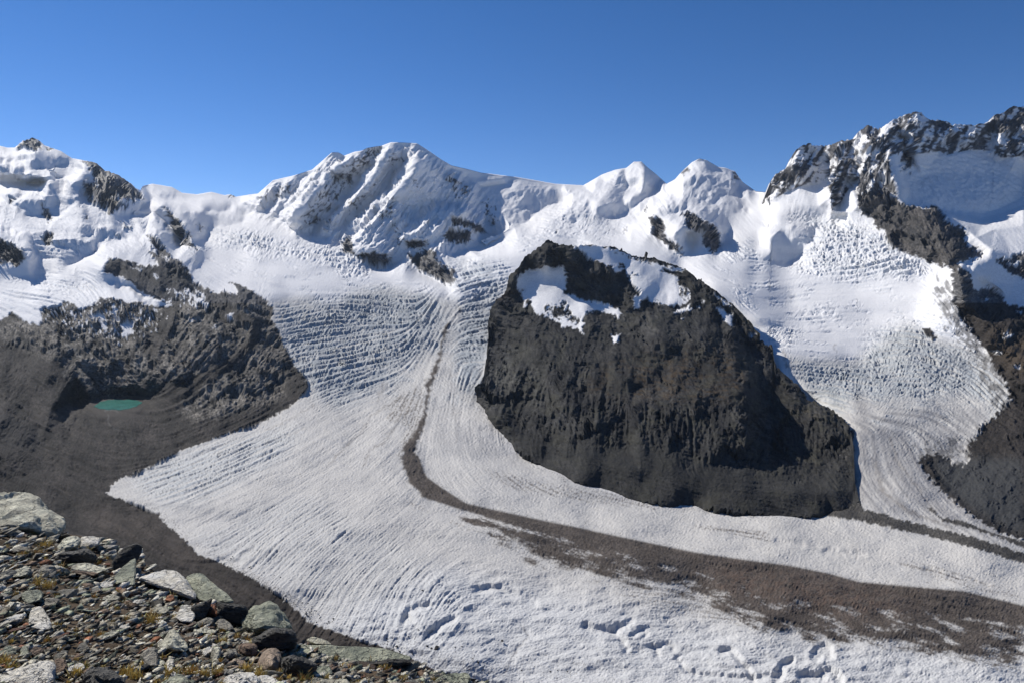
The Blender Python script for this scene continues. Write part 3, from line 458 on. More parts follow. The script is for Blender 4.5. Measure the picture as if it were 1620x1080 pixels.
m_small = warp(polys(SMALL), JX * .7, JY * .7)
# faces where rock shows through thin snow
MOTT = [Z(2, 860, 125, 760, 140, 590, 280, 470, 400, 350, 600, 470, 610, 620, 430, 750, 255, 850, 195), Z(2, 900, 165, 1045, 175, 1010, 212, 880, 240), Z(2, 1235, 245, 1300, 285, 1435, 400, 1400, 430, 1330, 450, 1270, 380), Z(2, 480, 620, 580, 520, 605, 540, 560, 600, 520, 650),
        Z(2, 650, 440, 760, 390, 800, 340, 860, 290, 720, 500, 660, 540), Z(2, 1500, 440, 1560, 560, 1540, 605, 1480, 480), Z(2, 920, 600, 980, 600, 1000, 700, 950, 740), Z(2, 100, 430, 300, 340, 330, 400, 200, 500), Z(2, 440, 290, 500, 210, 430, 380, 360, 440), Z(2, 1040, 290, 1060, 290, 1120, 390, 1090, 400),
        Z(2, 900, 440, 960, 400, 960, 480, 900, 600, 840, 600), Z(3, 30, 300, 90, 380, 90, 460, 20, 420), Z(1, 690, 570, 860, 600, 740, 680, 700, 640), Z(3, 1150, 200, 1200, 210, 1190, 250, 1130, 230)]
m_mott = blur(polys(MOTT), 3)
# fall-line textures: direction of dip in the picture differs by face
rk = np.abs(band(9, 1.6, 0.8, -55)) * 0.8 + np.abs(band(20, 1.6, 0.8, -55)) * 0.7
m_lysk = (m_mott > .08) * ((m_mott * 1.25 - rk + 0.25 * FN) > 0.42).astype(np.float32)
bn = band(12, 2.2, 0.6, 14) * 0.45 + band(24, 2.0, 0.6, -62) * 0.7 + band(50, 1.3, .8, -50) * 0.6 + band(6, 2, .7, 14) * 0.22
br_bias = 0.25 * line(Z(4, 60, 600, 200, 420, 300, 330), 60, 50, 20) + 0.8 * blur(poly(Z(4, 600, 480, 850, 560, 860, 640, 700, 640, 620, 640)), 10) + 0.7 * blur(poly(Z(4, 850, 280, 950, 290, 950, 500, 860, 480)), 6) + 0.4 * line(Z(4, 830, 160, 1000, 110, 1040, 160, 1180, 190), 12, 10, 6) + \
    0.8 * line(Z(4, 1420, 190, 1560, 100, 1640, 130), 24, 40, 8) + 0.45 * line(Z(4, 950, 270, 1100, 330, 1300, 300, 1500, 240), 24, 20, 8) - 0.5 * blur(poly(Z(4, 300, 330, 420, 330, 430, 520, 280, 560)), 8) - 0.6 * blur(poly(Z(4, 800, 180, 1000, 160, 1200, 200, 1190, 280, 1000, 230, 850, 260)), 8) + 0.4 * blur(poly(Z(4, 420, 300, 600, 260, 600, 340, 430, 380)), 6)
m_breitr = m_breit * ((bn + br_bias + 0.16) > 0).astype(np.float32)
snow_l = [Z(5, 530, 360, 560, 440, 570, 500, 545, 470, 530, 400), Z(5, 600, 340, 620, 350, 625, 440, 605, 430), Z(5, 655, 430, 720, 440, 700, 500, 660, 520, 650, 480), Z(5, 975, 255, 1030, 290, 1110, 335, 1120, 355, 1060, 335, 1000, 290), Z(5, 700, 145, 760, 148, 740, 168), Z(5, 1030, 250, 1090, 290, 1100, 320, 1060, 290),
          Z(5, 1210, 395, 1250, 395, 1245, 410, 1215, 408), Z(5, 820, 180, 850, 200, 835, 215), Z(5, 860, 75, 910, 115, 890, 112), Z(5, 500, 400, 515, 400, 512, 440), Z(5, 545, 445, 555, 450, 560, 490, 552, 490), Z(5, 900, 260, 950, 270, 940, 280), Z(5, 1140, 455, 1155, 460, 1145, 468), Z(5, 1005, 420, 1040, 425, 1020, 435),
          Z(8, 1365, 290, 1400, 280, 1390, 300), Z(8, 1495, 505, 1530, 495, 1560, 508, 1520, 515), Z(8, 1415, 595, 1480, 605, 1475, 615, 1430, 607), Z(8, 1565, 355, 1620, 360, 1600, 368), Z(8, 1550, 695, 1600, 680, 1590, 705), Z(4, 1520, 1030, 1590, 1020, 1590, 1045, 1550, 1050)]
m_snowpatch = warp(polys(snow_l), JX * .7, JY * .7)
sp = blur(poly(Z(5, 230, 370, 500, 350, 760, 350, 900, 380, 880, 440, 640, 540, 400, 480, 240, 440)), 8) + blur(poly(Z(5, 880, 250, 1120, 300, 1100, 380, 950, 340)), 6)
m_snowpatch = np.maximum(m_snowpatch, ((sp > .15) & (sp * 0.75 + 0.42 * band(9, 2.2, .6, 78) + 0.25 * band(6) + .2 * band(18) > 1.15)).astype(np.float32))
m_rock = np.maximum.reduce([m_valley, m_right, m_small, m_breitr, m_lysk]) * (1 - m_snowpatch)
# ---------------------------------------------------------------- bare ice (grey), firn, crevassed zones
ICE = Z(6, 0, 200, 230, 160, 330, 210, 500, 130, 640, 110, 800, 150, 960, 180, 1100, 190, 1250, 100, 1300, 90, 1300, 400, 1200, 450, 1180, 700) + [(815, 705), (860, 730), (920, 760), (1000, 785), (1100, 795), (1400, 830), (1800, 900), (1800, 1200), (100, 1200), (100, 700), (400, 560)]
m_ice = blur(poly(ICE), 10, 6)
ICE2 = Z(8, 150, 620, 300, 640, 620, 650, 720, 560, 900, 430, 1100, 520, 1250, 560, 1400, 640, 1600, 900) + [(1640, 700), (1800, 900), (1300, 850), (1330, 700), (1300, 640), (1240, 580)]
m_ice = np.clip(m_ice + blur(poly(ICE2), 9, 6), 0, 1)
# flow-aligned grain: line integral convolution of noise along hand-measured streak directions (degrees, picture y down)
AD = [(300, 820, -27), (230, 770, -20), (400, 740, -24), (500, 800, -32), (420, 900, -45), (480, 960, -55), (560, 970, -62), (640, 980, -72), (600, 880, -42), (700, 850, -40), (600, 700, -40), (500, 660, -28), (560, 620, -18), (500, 560, -8), (480, 500, -12),
      (600, 560, -12), (620, 490, 8), (560, 470, 4), (680, 540, -60), (700, 600, -78), (700, 500, -62), (690, 660, -75), (730, 700, 78), (720, 620, -84), (760, 740, 52), (800, 770, 38), (900, 800, 20), (1000, 815, 15), (1150, 840, 9), (1400, 890, 10), (1620, 930, 11),
      (760, 610, -60), (760, 560, 5), (755, 500, -5), (800, 860, 25), (900, 900, 15), (1100, 930, 8), (1400, 960, 12), (800, 950, 0), (1000, 1000, 0), (1200, 1050, -5), (1500, 1050, 15), (700, 1000, -50), (850, 1060, -20),
      (1250, 570, 3), (1300, 600, 5), (1400, 570, -8), (1500, 560, 18), (1450, 510, 8), (1300, 490, -3), (1500, 430, 30), (1400, 420, -14), (1250, 440, -10), (1350, 640, 20), (1420, 640, 5), (1560, 620, 45), (1370, 720, 82), (1440, 740, 62), (1500, 770, 48), (1560, 815, 32), (1400, 790, 50),
      (400, 390, 18), (600, 440, 5), (350, 370, 15), (500, 400, 8), (450, 440, 12), (100, 380, 5), (60, 460, 8), (200, 350, 18), (900, 360, 5), (1000, 400, 10), (800, 420, -8), (1100, 470, 12), (740, 420, -12)]
AD += [(20, 520, 28), (100, 560, 42), (150, 600, 52), (60, 600, 35), (200, 520, 85), (250, 540, -60), (300, 560, -50), (350, 600, -38), (400, 560, -55), (380, 500, 30), (300, 450, 38), (200, 680, 8), (60, 700, 25), (320, 690, -22), (110, 770, 28), (240, 850, 36), (380, 940, 36), (160, 500, 60), (-60, 560, 25)]
AD += [(795, 600, -68), (850, 640, -65), (900, 680, -82), (1000, 600, -88), (1100, 700, 88), (1000, 765, 14), (1200, 620, 52), (1280, 690, 45), (1150, 500, 50), (950, 440, 38), (900, 420, 52), (850, 440, -60), (1200, 760, 5), (1050, 560, 10), (900, 560, -70), (820, 520, -70)]
AD += [(600, 300, -52), (520, 320, -55), (690, 300, -62), (640, 370, -50), (1290, 250, -70), (1340, 260, -65), (1450, 210, 15), (1400, 300, 65), (1480, 370, 62), (1520, 460, 78), (1560, 195, 10), (680, 410, 80)]
AD += [(1590, 700, 30), (1580, 780, 50), (1600, 560, 20), (190, 280, 55), (1040, 360, 60), (1110, 370, 55)]
cs = 10
cgx, cgy = np.meshgrid(np.arange(0, W, cs) + X0, np.arange(0, H, cs) + Y0)
num_c = np.zeros(cgx.shape); num_s = np.zeros(cgx.shape)
for (x, y, a) in AD:
    w = 1.0 / ((cgx - x) ** 2 + ((cgy - y) * 1.3) ** 2 + 150) ** 1.6
    num_c += w * math.cos(2 * math.radians(a)); num_s += w * math.sin(2 * math.radians(a))
ang_c = 0.5 * np.arctan2(num_s, num_c)
def upc(a):
    x = (GX - X0) / cs; y = (GY - Y0) / cs; x = np.clip(x, 0, a.shape[1] - 1.01); y = np.clip(y, 0, a.shape[0] - 1.01); xi = x.astype(int); yi = y.astype(int); fx = x - xi; fy = y - yi
    return a[yi, xi] * (1 - fx) * (1 - fy) + a[yi, xi + 1] * fx * (1 - fy) + a[yi + 1, xi] * (1 - fx) * fy + a[yi + 1, xi + 1] * fx * fy
c2 = upc(np.cos(2 * ang_c)); s2 = upc(np.sin(2 * ang_c)); ang = 0.5 * np.arctan2(s2, c2)
UX, UY = np.cos(ang).astype(np.float32), np.sin(ang).astype(np.float32)
def lic(n, steps, h):
    acc = n.copy()
    for sg in (1, -1):
        x = GX - X0; y = GY - Y0; px_, py_ = UX * sg, UY * sg; dx, dy = px_, py_
        for i in range(steps):
            x = np.clip(x + dx * h, 0, W - 1); y = np.clip(y + dy * h, 0, H - 1)
            xi = (x + 0.5).astype(np.int32).clip(0, W - 1); yi = (y + 0.5).astype(np.int32).clip(0, H - 1)
            acc += n[yi, xi]
            ux, uy = UX[yi, xi], UY[yi, xi]; f = np.where(ux * dx + uy * dy < 0, -1, 1).astype(np.float32)
            dx, dy = ux * f, uy * f
    acc -= acc.mean()
    return acc / acc.std()
L_fine = blur(lic(band(3.6, width=0.4), 9, 1.6), 0.6)
L_mid = blur(lic(band(6.5, width=0.4), 12, 2.2), 0.8)
L_big = blur(lic(band(13), 14, 4.0), 1.2)
# crevassed zones (amplitude maps)
c_left = blur(poly(Z(6, 60, 230, 240, 230, 420, 150, 640, 130, 900, 170, 960, 280, 880, 420, 720, 540, 500, 700, 400, 760, 230, 640, 130, 560, 120, 400)), 14, 9)
c_left2 = blur(poly(Z(6, 1030, 350, 1180, 250, 1200, 450, 1140, 650, 1180, 760, 1060, 640, 1020, 480)), 8)
c_upl = blur(poly(Z(2, 300, 720, 560, 720, 840, 860, 800, 900, 560, 860, 330, 800, 200, 800, 0, 650, 100, 640)), 6) + blur(poly(Z(1, 1280, 800, 1500, 800, 1620, 860, 1620, 960, 1450, 900, 1300, 890)), 6) + blur(poly(Z(6, 350, 0, 560, 20, 560, 60, 400, 50)), 5)
c_mid = blur(poly(Z(3, 0, 640, 160, 700, 120, 900, 0, 1060, -150, 900, -120, 700)), 9) + blur(poly(Z(2, 1250, 820, 1450, 830, 1620, 900, 1560, 1060, 1340, 1000, 1320, 900)), 8)
c_r1 = blur(poly(Z(4, 100, 740, 500, 750, 800, 900, 1050, 1040, 1150, 1100, 600, 1100, 350, 1090, 200, 1080, 280, 960, 400, 860, 300, 800)), 9)
c_r2 = blur(poly(Z(8, 180, 680, 600, 690, 700, 560, 680, 470, 960, 430, 1080, 560, 1250, 600, 1350, 700, 1420, 880, 1150, 850, 900, 880, 560, 900, 480, 1000, 300, 840)), 9, 6)
c_r3 = blur(poly(Z(8, 60, 500, 250, 450, 320, 480, 150, 600, 90, 580)), 5) + blur(poly(Z(8, 230, 360, 400, 310, 520, 380, 520, 430, 400, 400, 240, 390)), 5) + blur(poly(Z(3, 1270, 600, 1400, 570, 1530, 620, 1500, 650, 1300, 650)), 4) + blur(poly(Z(3, 1320, 790, 1450, 800, 1450, 880, 1400, 880)), 6)
c_r4 = blur(poly(Z(8, 950, 400, 1060, 320, 1150, 290, 1250, 420, 1340, 520, 1420, 660, 1540, 780, 1600, 1000, 1560, 1080, 1400, 1080, 1420, 800, 1280, 600, 1100, 500)), 9)
c_cast = blur(poly(Z(3, 350, 360, 600, 390, 820, 400, 760, 480, 680, 540, 480, 560, 350, 490)), 8) + blur(poly(Z(3, 60, 520, 300, 520, 300, 560, 60, 570)), 5)
c_tip = blur(poly(Z(10, 700, 650, 1000, 520, 1500, 400, 1620, 400, 1500, 560, 1100, 760, 900, 800, 760, 740)), 10, 8)
c_low = blur(poly([(300, 850), (480, 780), (700, 900), (760, 960), (700, 1030), (560, 1010), (440, 930), (340, 880)]), 16, 10)
c_snowtx = blur(poly([(-160, 470), (0, 460), (120, 440), (180, 450), (160, 480), (60, 500), (-160, 500)]), 8) + blur(poly(Z(1, 180, 860, 420, 840, 580, 850, 600, 900, 440, 980, 250, 950)), 4) + blur(poly(Z(5, 230, 200, 500, 215, 520, 270, 240, 270)), 4)
sharp = np.clip(blur(poly(Z(2, 0, 440, 200, 320, 440, 260, 560, 100, 740, 100, 920, 40, 1150, 100, 1330, 240, 1620, 300, 1800, 640, 1300, 960, 900, 860, 620, 740, 300, 620, 100, 540)) + poly([(-170, 200), (230, 200), (320, 400), (300, 480), (160, 430), (-170, 430)]) + poly([(880, 240), (1200, 240), (1190, 310), (1150, 400), (1000, 380), (900, 340)]) + poly([(1205, 150), (1800, 150), (1800, 500), (1480, 440), (1360, 345), (1210, 320)]) + m_right + poly(VALLEY), 6), 0, 1)
D1 = blur(D1, 1.3) * sharp + blur(D1, 7, 6) * (1 - sharp); D1 = D1 * (1 - np.clip(m_ice, 0, 1)) + blur(D1, 20, 12) * np.clip(m_ice, 0, 1)
_, rzz = ray(GX, GY)
lakeflat = np.clip(blur(poly(Z(5, 460, 880, 510, 848, 640, 830, 760, 838, 800, 865, 720, 925, 570, 935, 500, 915)), 7.0) * 1.7, 0, 1)
D1 = D1 * (1 - lakeflat) + (rzz * 1000 / -545.0) * lakeflat
D1 = D1.astype(np.float32)
patch = sstep(.1, 1.1, band(46, 1.7, .7, 5) * .8 + band(22, 1.7, .7, 5) * .5)
wide = patch * .55 * blur(poly([(-160, 380), (60, 400), (240, 400), (330, 360), (470, 385), (560, 420), (700, 460), (800, 380), (880, 350), (1000, 395), (1100, 415), (1220, 350), (1340, 350), (1500, 450), (1600, 700), (1480, 780), (1350, 700), (1330, 640), (1220, 540), (1090, 420), (870, 380), (780, 500), (760, 640), (480, 620), (430, 480), (300, 430), (200, 440), (-160, 490)]), 10)
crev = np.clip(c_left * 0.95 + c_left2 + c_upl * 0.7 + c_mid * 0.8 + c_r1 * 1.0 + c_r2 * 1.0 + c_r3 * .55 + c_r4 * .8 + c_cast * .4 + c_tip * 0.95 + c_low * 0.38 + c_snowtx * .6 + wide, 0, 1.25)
# ---------------------------------------------------------------- albedo (surface colours, with some shade and sunlight painted in)
def mix(a, b, m):
    m = m[..., None]; b = np.asarray(b, np.float32)
    return a * (1 - m) + b * m
def tone(c, n, k): return np.clip(c * (1 + k * n[..., None]), 0.01, 0.93)
snow = np.zeros((H, W, 3), np.float32) + np.array([0.83, 0.82, 0.81], np.float32)
snow = tone(snow, band(60) * .6 + band(160) * .6, 0.012)
icecol = np.zeros((H, W, 3), np.float32) + np.array([0.55, 0.53, 0.495], np.float32)
icecol = tone(icecol, L_fine * 0.5 + L_mid * 0.35 + band(40) * 0.3 + band(4, 1.5, .7) * .25, 0.055)
icecol = mix(icecol, (0.40, 0.44, 0.47), np.clip(crev * (0.42 + 0.30 * L_mid + .2 * L_fine), 0, .85))  # blue grey crevassed ice, with crevasse shadow painted into it
icecol = mix(icecol, (0.63, 0.632, 0.625), np.clip(blur(poly([(480, 1000), (700, 900), (1000, 960), (1250, 1010), (1500, 1030), (1800, 1080), (1800, 1200), (480, 1200)]), 16), 0, 1) * .8)
base = snow * (1 - m_ice[..., None]) + icecol * m_ice[..., None]
base = mix(base, (0.27, 0.30, 0.325), np.clip((c_left * .62 + c_left2 * .75 + c_r2 * .4 + c_r1 * .15 + c_mid * .3) * (.8 + .35 * L_mid + .3 * band(30)), 0, .75))  # crevassed zones darker: their own grey plus painted crevasse shadow
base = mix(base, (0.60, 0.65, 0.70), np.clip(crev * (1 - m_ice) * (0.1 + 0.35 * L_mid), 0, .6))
crack0 = np.clip(L_mid * .8 + L_fine * .5 - .75, 0, 1.6)
STRP = [(Z(14, 715, 20, 725, 120, 765, 230, 850, 320, 960, 375), 14), (Z(14, 800, 10, 830, 120, 900, 220, 1010, 320, 1120, 400), 16), (Z(14, 880, 20, 930, 130, 1030, 240, 1150, 350, 1290, 440), 16), (Z(8, 620, 900, 640, 1000, 660, 1080), 22), (Z(14, 690, 200, 720, 300, 800, 350), 12)]
# dirt bands, flow stripes on the ice
tongue = blur(poly(Z(8, 560, 1030, 800, 960, 1150, 950, 1400, 980) + Z(14, 1180, 130, 960, 140, 1090, 290, 1300, 440, 1404, 480, 1404, 520, 1100, 430, 800, 345, 690, 280, 680, 0)), 5)
base = mix(base, (0.30, 0.29, 0.283), np.clip(tongue * (0.48 + 0.40 * L_big + .2 * L_mid), 0, .9))
for pts, w in STRP: base = mix(base, (0.30, 0.29, 0.285), warp(line(pts, w, w * .6, w * .7), JX * .6, JY * .6) * .85 * (.75 + .3 * np.clip(L_mid, -1, 1)))
for pts, w in [(Z(14, 830, 30, 860, 130, 960, 260, 1040, 370), 5), (Z(14, 760, 120, 800, 260, 900, 340, 1100, 420), 7), (Z(14, 900, 270, 915, 300), 2), (Z(8, 460, 560, 480, 660), 2), (Z(8, 155, 590, 165, 680, 190, 700), 5), (Z(14, 690, 220, 700, 225), 5),
               (Z(6, 590, 740, 630, 620), 2), (Z(6, 620, 690, 652, 622), 2), (Z(6, 330, 1070, 430, 960, 520, 880, 560, 800, 700, 720, 780, 690), 3), (Z(6, 520, 1070, 560, 980, 640, 940, 720, 810, 860, 720), 3), (Z(6, 0, 880, 130, 820, 260, 740), 2), (Z(6, 0, 945, 100, 920, 220, 860), 1.5),
               (Z(6, 985, 520, 1000, 760, 1030, 880, 1020, 950), 1.4), (Z(13, 640, 660, 700, 540, 770, 480, 730, 425), 3), (Z(6, 80, 300, 115, 240), 3), (Z(6, 200, 290, 240, 225), 3)]:
    base = mix(base, (0.24, 0.22, 0.20), warp(line(pts, w, w * .6, 1.2), JX * .5, JY * .5) * 0.75 * (0.6 + 0.4 * np.clip(FN + .5, 0, 1)))
m_dirt = blur(poly(Z(12, 180, 330, 300, 480, 560, 560, 620, 620, 400, 500, 260, 420)), 4) + blur(poly(Z(12, 620, 250, 1000, 340, 1620, 440, 1620, 500, 1200, 440, 850, 390)), 5) * .8 + blur(poly(Z(6, 680, 700, 850, 640, 840, 860, 740, 1080, 700, 1000, 760, 860, 640, 820)), 5) + \
    blur(poly(Z(14, 0, 400, 300, 430, 330, 480, 0, 420)), 3) + blur(poly(Z(14, 780, 540, 1080, 590, 1390, 700, 1390, 730, 1040, 640)), 3) * .7 + blur(poly(Z(14, 820, 860, 1404, 940, 1404, 1060, 1200, 1010, 900, 920)), 8) * .75 + blur(poly([(960, 900), (1250, 960), (1300, 1010), (1100, 980), (980, 950)]), 6) * .6
base = mix(base, (0.15, 0.13, 0.112), np.clip((m_dirt * (FINE * 0.45 + L_mid * 0.55 + 0.3) - 0.3) * 2.5, 0, .9))
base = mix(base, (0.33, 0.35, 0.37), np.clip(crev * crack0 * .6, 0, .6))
mx_ = blur(poly(Z(14, 930, 70, 1200, 0, 1210, 170, 1100, 175, 970, 170)), 5) * .8 + blur(poly(Z(8, 1160, 130, 1240, 300, 1330, 430, 1440, 600, 1520, 760, 1640, 1000, 1500, 1080, 1420, 900, 1330, 680, 1200, 500, 1090, 340, 1080, 200)), 6)
base = mix(base, (0.13, 0.125, 0.12), np.clip((mx_ * 1.1 + band(12, 1.5, .7, 50) * .3 + band(30) * .3 + FINE * .12 - .65) * 1.6, 0, .8) * (mx_ > .03))
# specks of stones on the ice near the margins
spk = blur(poly([(380, 905), (520, 985), (640, 1010), (760, 1040), (800, 1090), (600, 1090), (480, 990), (380, 930)]), 14) + .25 * blur(poly([(780, 1040), (1000, 1020), (1100, 1040), (1100, 1100), (780, 1100)]), 10) + blur(poly(Z(9, 600, 60, 840, 130, 1060, 330, 1250, 430, 1620, 640, 1560, 700, 1200, 450, 1000, 320, 800, 160)), 3)
spk = np.maximum(spk, blur(line(NBOT, 10, 14, 4), 3) * .95)
spk = np.maximum(spk, np.clip(blur(m_medial, 7) * 2.2, 0, 1) * .9)
base = mix(base, (0.14, 0.13, 0.12), m_ice * (spk > .12) * ((spk * 0.8 + 0.55 * band(3.4, 1, 1, 0, .3)) > 1.35))
# rock: dark brown grey, streaked
def rockcol(c, c2, k=0.25, ax=1.0, ay=1.0, a=0):
    n = band(5, ax, ay, a) * .5 + band(11, ax, ay, a) * .5 + band(28, ax, ay, a) * .6 + band(80) * .5
    m = np.clip(0.5 + 0.35 * n, 0, 1)[..., None]
    return tone(np.array(c, np.float32) * (1 - m) + np.array(c2, np.float32) * m, FINE, k)
r_val = rockcol((0.018, 0.0158, 0.0143), (0.041, 0.0355, 0.0315), .26, 1.5, .8, 20)
r_amp = rockcol((0.036, 0.033, 0.030), (0.185, 0.168, 0.145), .44, 1.2, .9, 35)
amp_m = blur(warp(poly(Z(5, -500, 400, 0, 430, 150, 430, 240, 350, 600, 300, 900, 350, 1000, 250, 1300, 250, 1460, 400, 1540, 700, 1500, 860, 1300, 900, 1050, 980, 960, 900, 1080, 760, 900, 740, 800, 740, 620, 860, 450, 790, 330, 640, 120, 580, 0, 520, -500, 500)), JX * 2, JY * 2), 4)
gul = np.clip(line(Z(5, 920, 360, 890, 450, 830, 540, 800, 580), 22, 26, 8) + line(Z(5, 1100, 300, 1250, 400, 1370, 440, 1350, 540, 1250, 640, 1100, 720, 960, 800, 860, 850), 14, 22, 8), 0, 1)  # shadowed gullies: their shade is painted as darker rock
rock = mix(r_val, r_amp, np.clip(amp_m - gul * .9, 0, 1))
lake_ring = blur(poly(Z(10, 400, 300, 500, 235, 640, 220, 760, 240, 860, 220, 800, 320, 700, 380, 500, 370, 100, 420, 120, 340)), 6)
rock = mix(rock, (0.060, 0.053, 0.047), lake_ring * 0.6)
rock = mix(rock, (0.066, 0.054, 0.045), blur(poly([(150, 790), (260, 830), (440, 950), (620, 1020), (760, 1075), (600, 1090), (300, 900), (130, 830)]), 10) * .55)
rock = mix(rock, (0.055, 0.058, 0.06), blur(poly(Z(14, 1000, 120, 1404, 120, 1404, 460, 1200, 350, 1080, 260)), 6) * .7)
rock = tone(rock, (L_mid * .6 + L_big * .7 + band(70) * .8) * m_valley, .17)
rock = mix(rock, (0.032, 0.031, 0.031), blur(poly([(-170, 640), (0, 650), (60, 680), (75, 705), (20, 712), (-170, 720)]), 3) * .6)  # shadow at the left edge, painted onto the valley rock
br = rockcol((0.065, 0.064, 0.065), (0.15, 0.145, 0.142), .35, 1.4, .7, 20)
brown = rockcol((0.045, 0.044, 0.043), (0.095, 0.086, 0.077), .3, 1.6, .7, 75)
hi = (GY < 480) & (GX > 1150)
rb = mix(br, brown, np.clip(blur(poly(Z(4, 600, 600, 860, 620, 1090, 680, 1290, 850, 1290, 1100, 1050, 1100, 700, 800)), 6) + blur(poly(Z(4, 430, 530, 460, 540, 460, 720, 430, 720)), 3), 0, 1) * .8)
rock = np.where(hi[..., None], rb, rock)
rock = mix(rock, (0.075, 0.055, 0.035), blur(poly(Z(8, 1380, 440, 1620, 520) + [(1800, 520), (1800, 640)] + Z(8, 1620, 760, 1500, 680)), 8) * .6)
mid = (GY < 480) & (GX <= 1150)
rock = np.where(mid[..., None], rockcol((0.045, 0.044, 0.046), (0.105, 0.10, 0.10), .3, 1.5, .7, -50), rock)
rock = mix(rock, (0.035, 0.033, 0.032), np.clip(warp(poly(SMALL[4]), JX, JY) + blur(poly(Z(5, 555, 150, 600, 95, 740, 130, 860, 140, 980, 140, 1020, 220, 900, 260, 720, 210, 640, 180)), 3), 0, 1) * .8)  # dark rock, with the shadow on it painted into the colour
deb = rockcol((0.075, 0.063, 0.054), (0.115, 0.097, 0.083), .16, 2.0, .6, 12)
deb = mix(deb, (0.19, 0.12, 0.085), np.clip(blur(poly([(1100, 890), (1300, 920), (1480, 960), (1350, 975), (1150, 935)]), 12) * (.5 + .4 * FN), 0, 1) * .45)
debs = rockcol((0.055, 0.052, 0.048), (0.10, 0.093, 0.083), .25, 2.0, .6, 12)
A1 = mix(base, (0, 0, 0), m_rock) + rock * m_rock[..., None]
A1 = A1 * (1 - m_medial[..., None]) + deb * m_medial[..., None]
ms_ = m_side * (1 - m_rock)
A1 = A1 * (1 - ms_[..., None]) + debs * ms_[..., None]
st = warp(line(Z(10, 578, 320, 580, 375, 640, 410), 1.6, 1.2, 1.0) + line(Z(10, 560, 300, 600, 296, 640, 310), 2.5, 1, 1), JX * .3, JY * .3)
A1 = mix(A1, (0.30, 0.30, 0.29), np.clip(st, 0, 1) * .25)
rib = line(Z(5, 350, 555, 420, 610, 500, 680, 560, 740, 600, 785), 6, 3, 2) + .7 * line(Z(5, 655, 640, 640, 700, 650, 760, 635, 820), 2, 1.5, 1.5) + .6 * line(Z(5, 330, 700, 400, 760, 450, 790), 5, 3, 3) + .5 * line(Z(5, 900, 740, 800, 800), 5, 3, 3) + .5 * line(Z(5, 540, 580, 620, 660), 8, 5, 3)  # sunlit ribs painted pale, together with a small waterfall
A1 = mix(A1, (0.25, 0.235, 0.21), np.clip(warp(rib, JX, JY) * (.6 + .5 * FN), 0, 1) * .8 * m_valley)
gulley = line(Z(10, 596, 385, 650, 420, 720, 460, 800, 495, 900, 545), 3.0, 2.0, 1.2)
A1 = mix(A1, (0.022, 0.022, 0.024), warp(gulley, JX * .4, JY * .4) * .75 * m_valley)
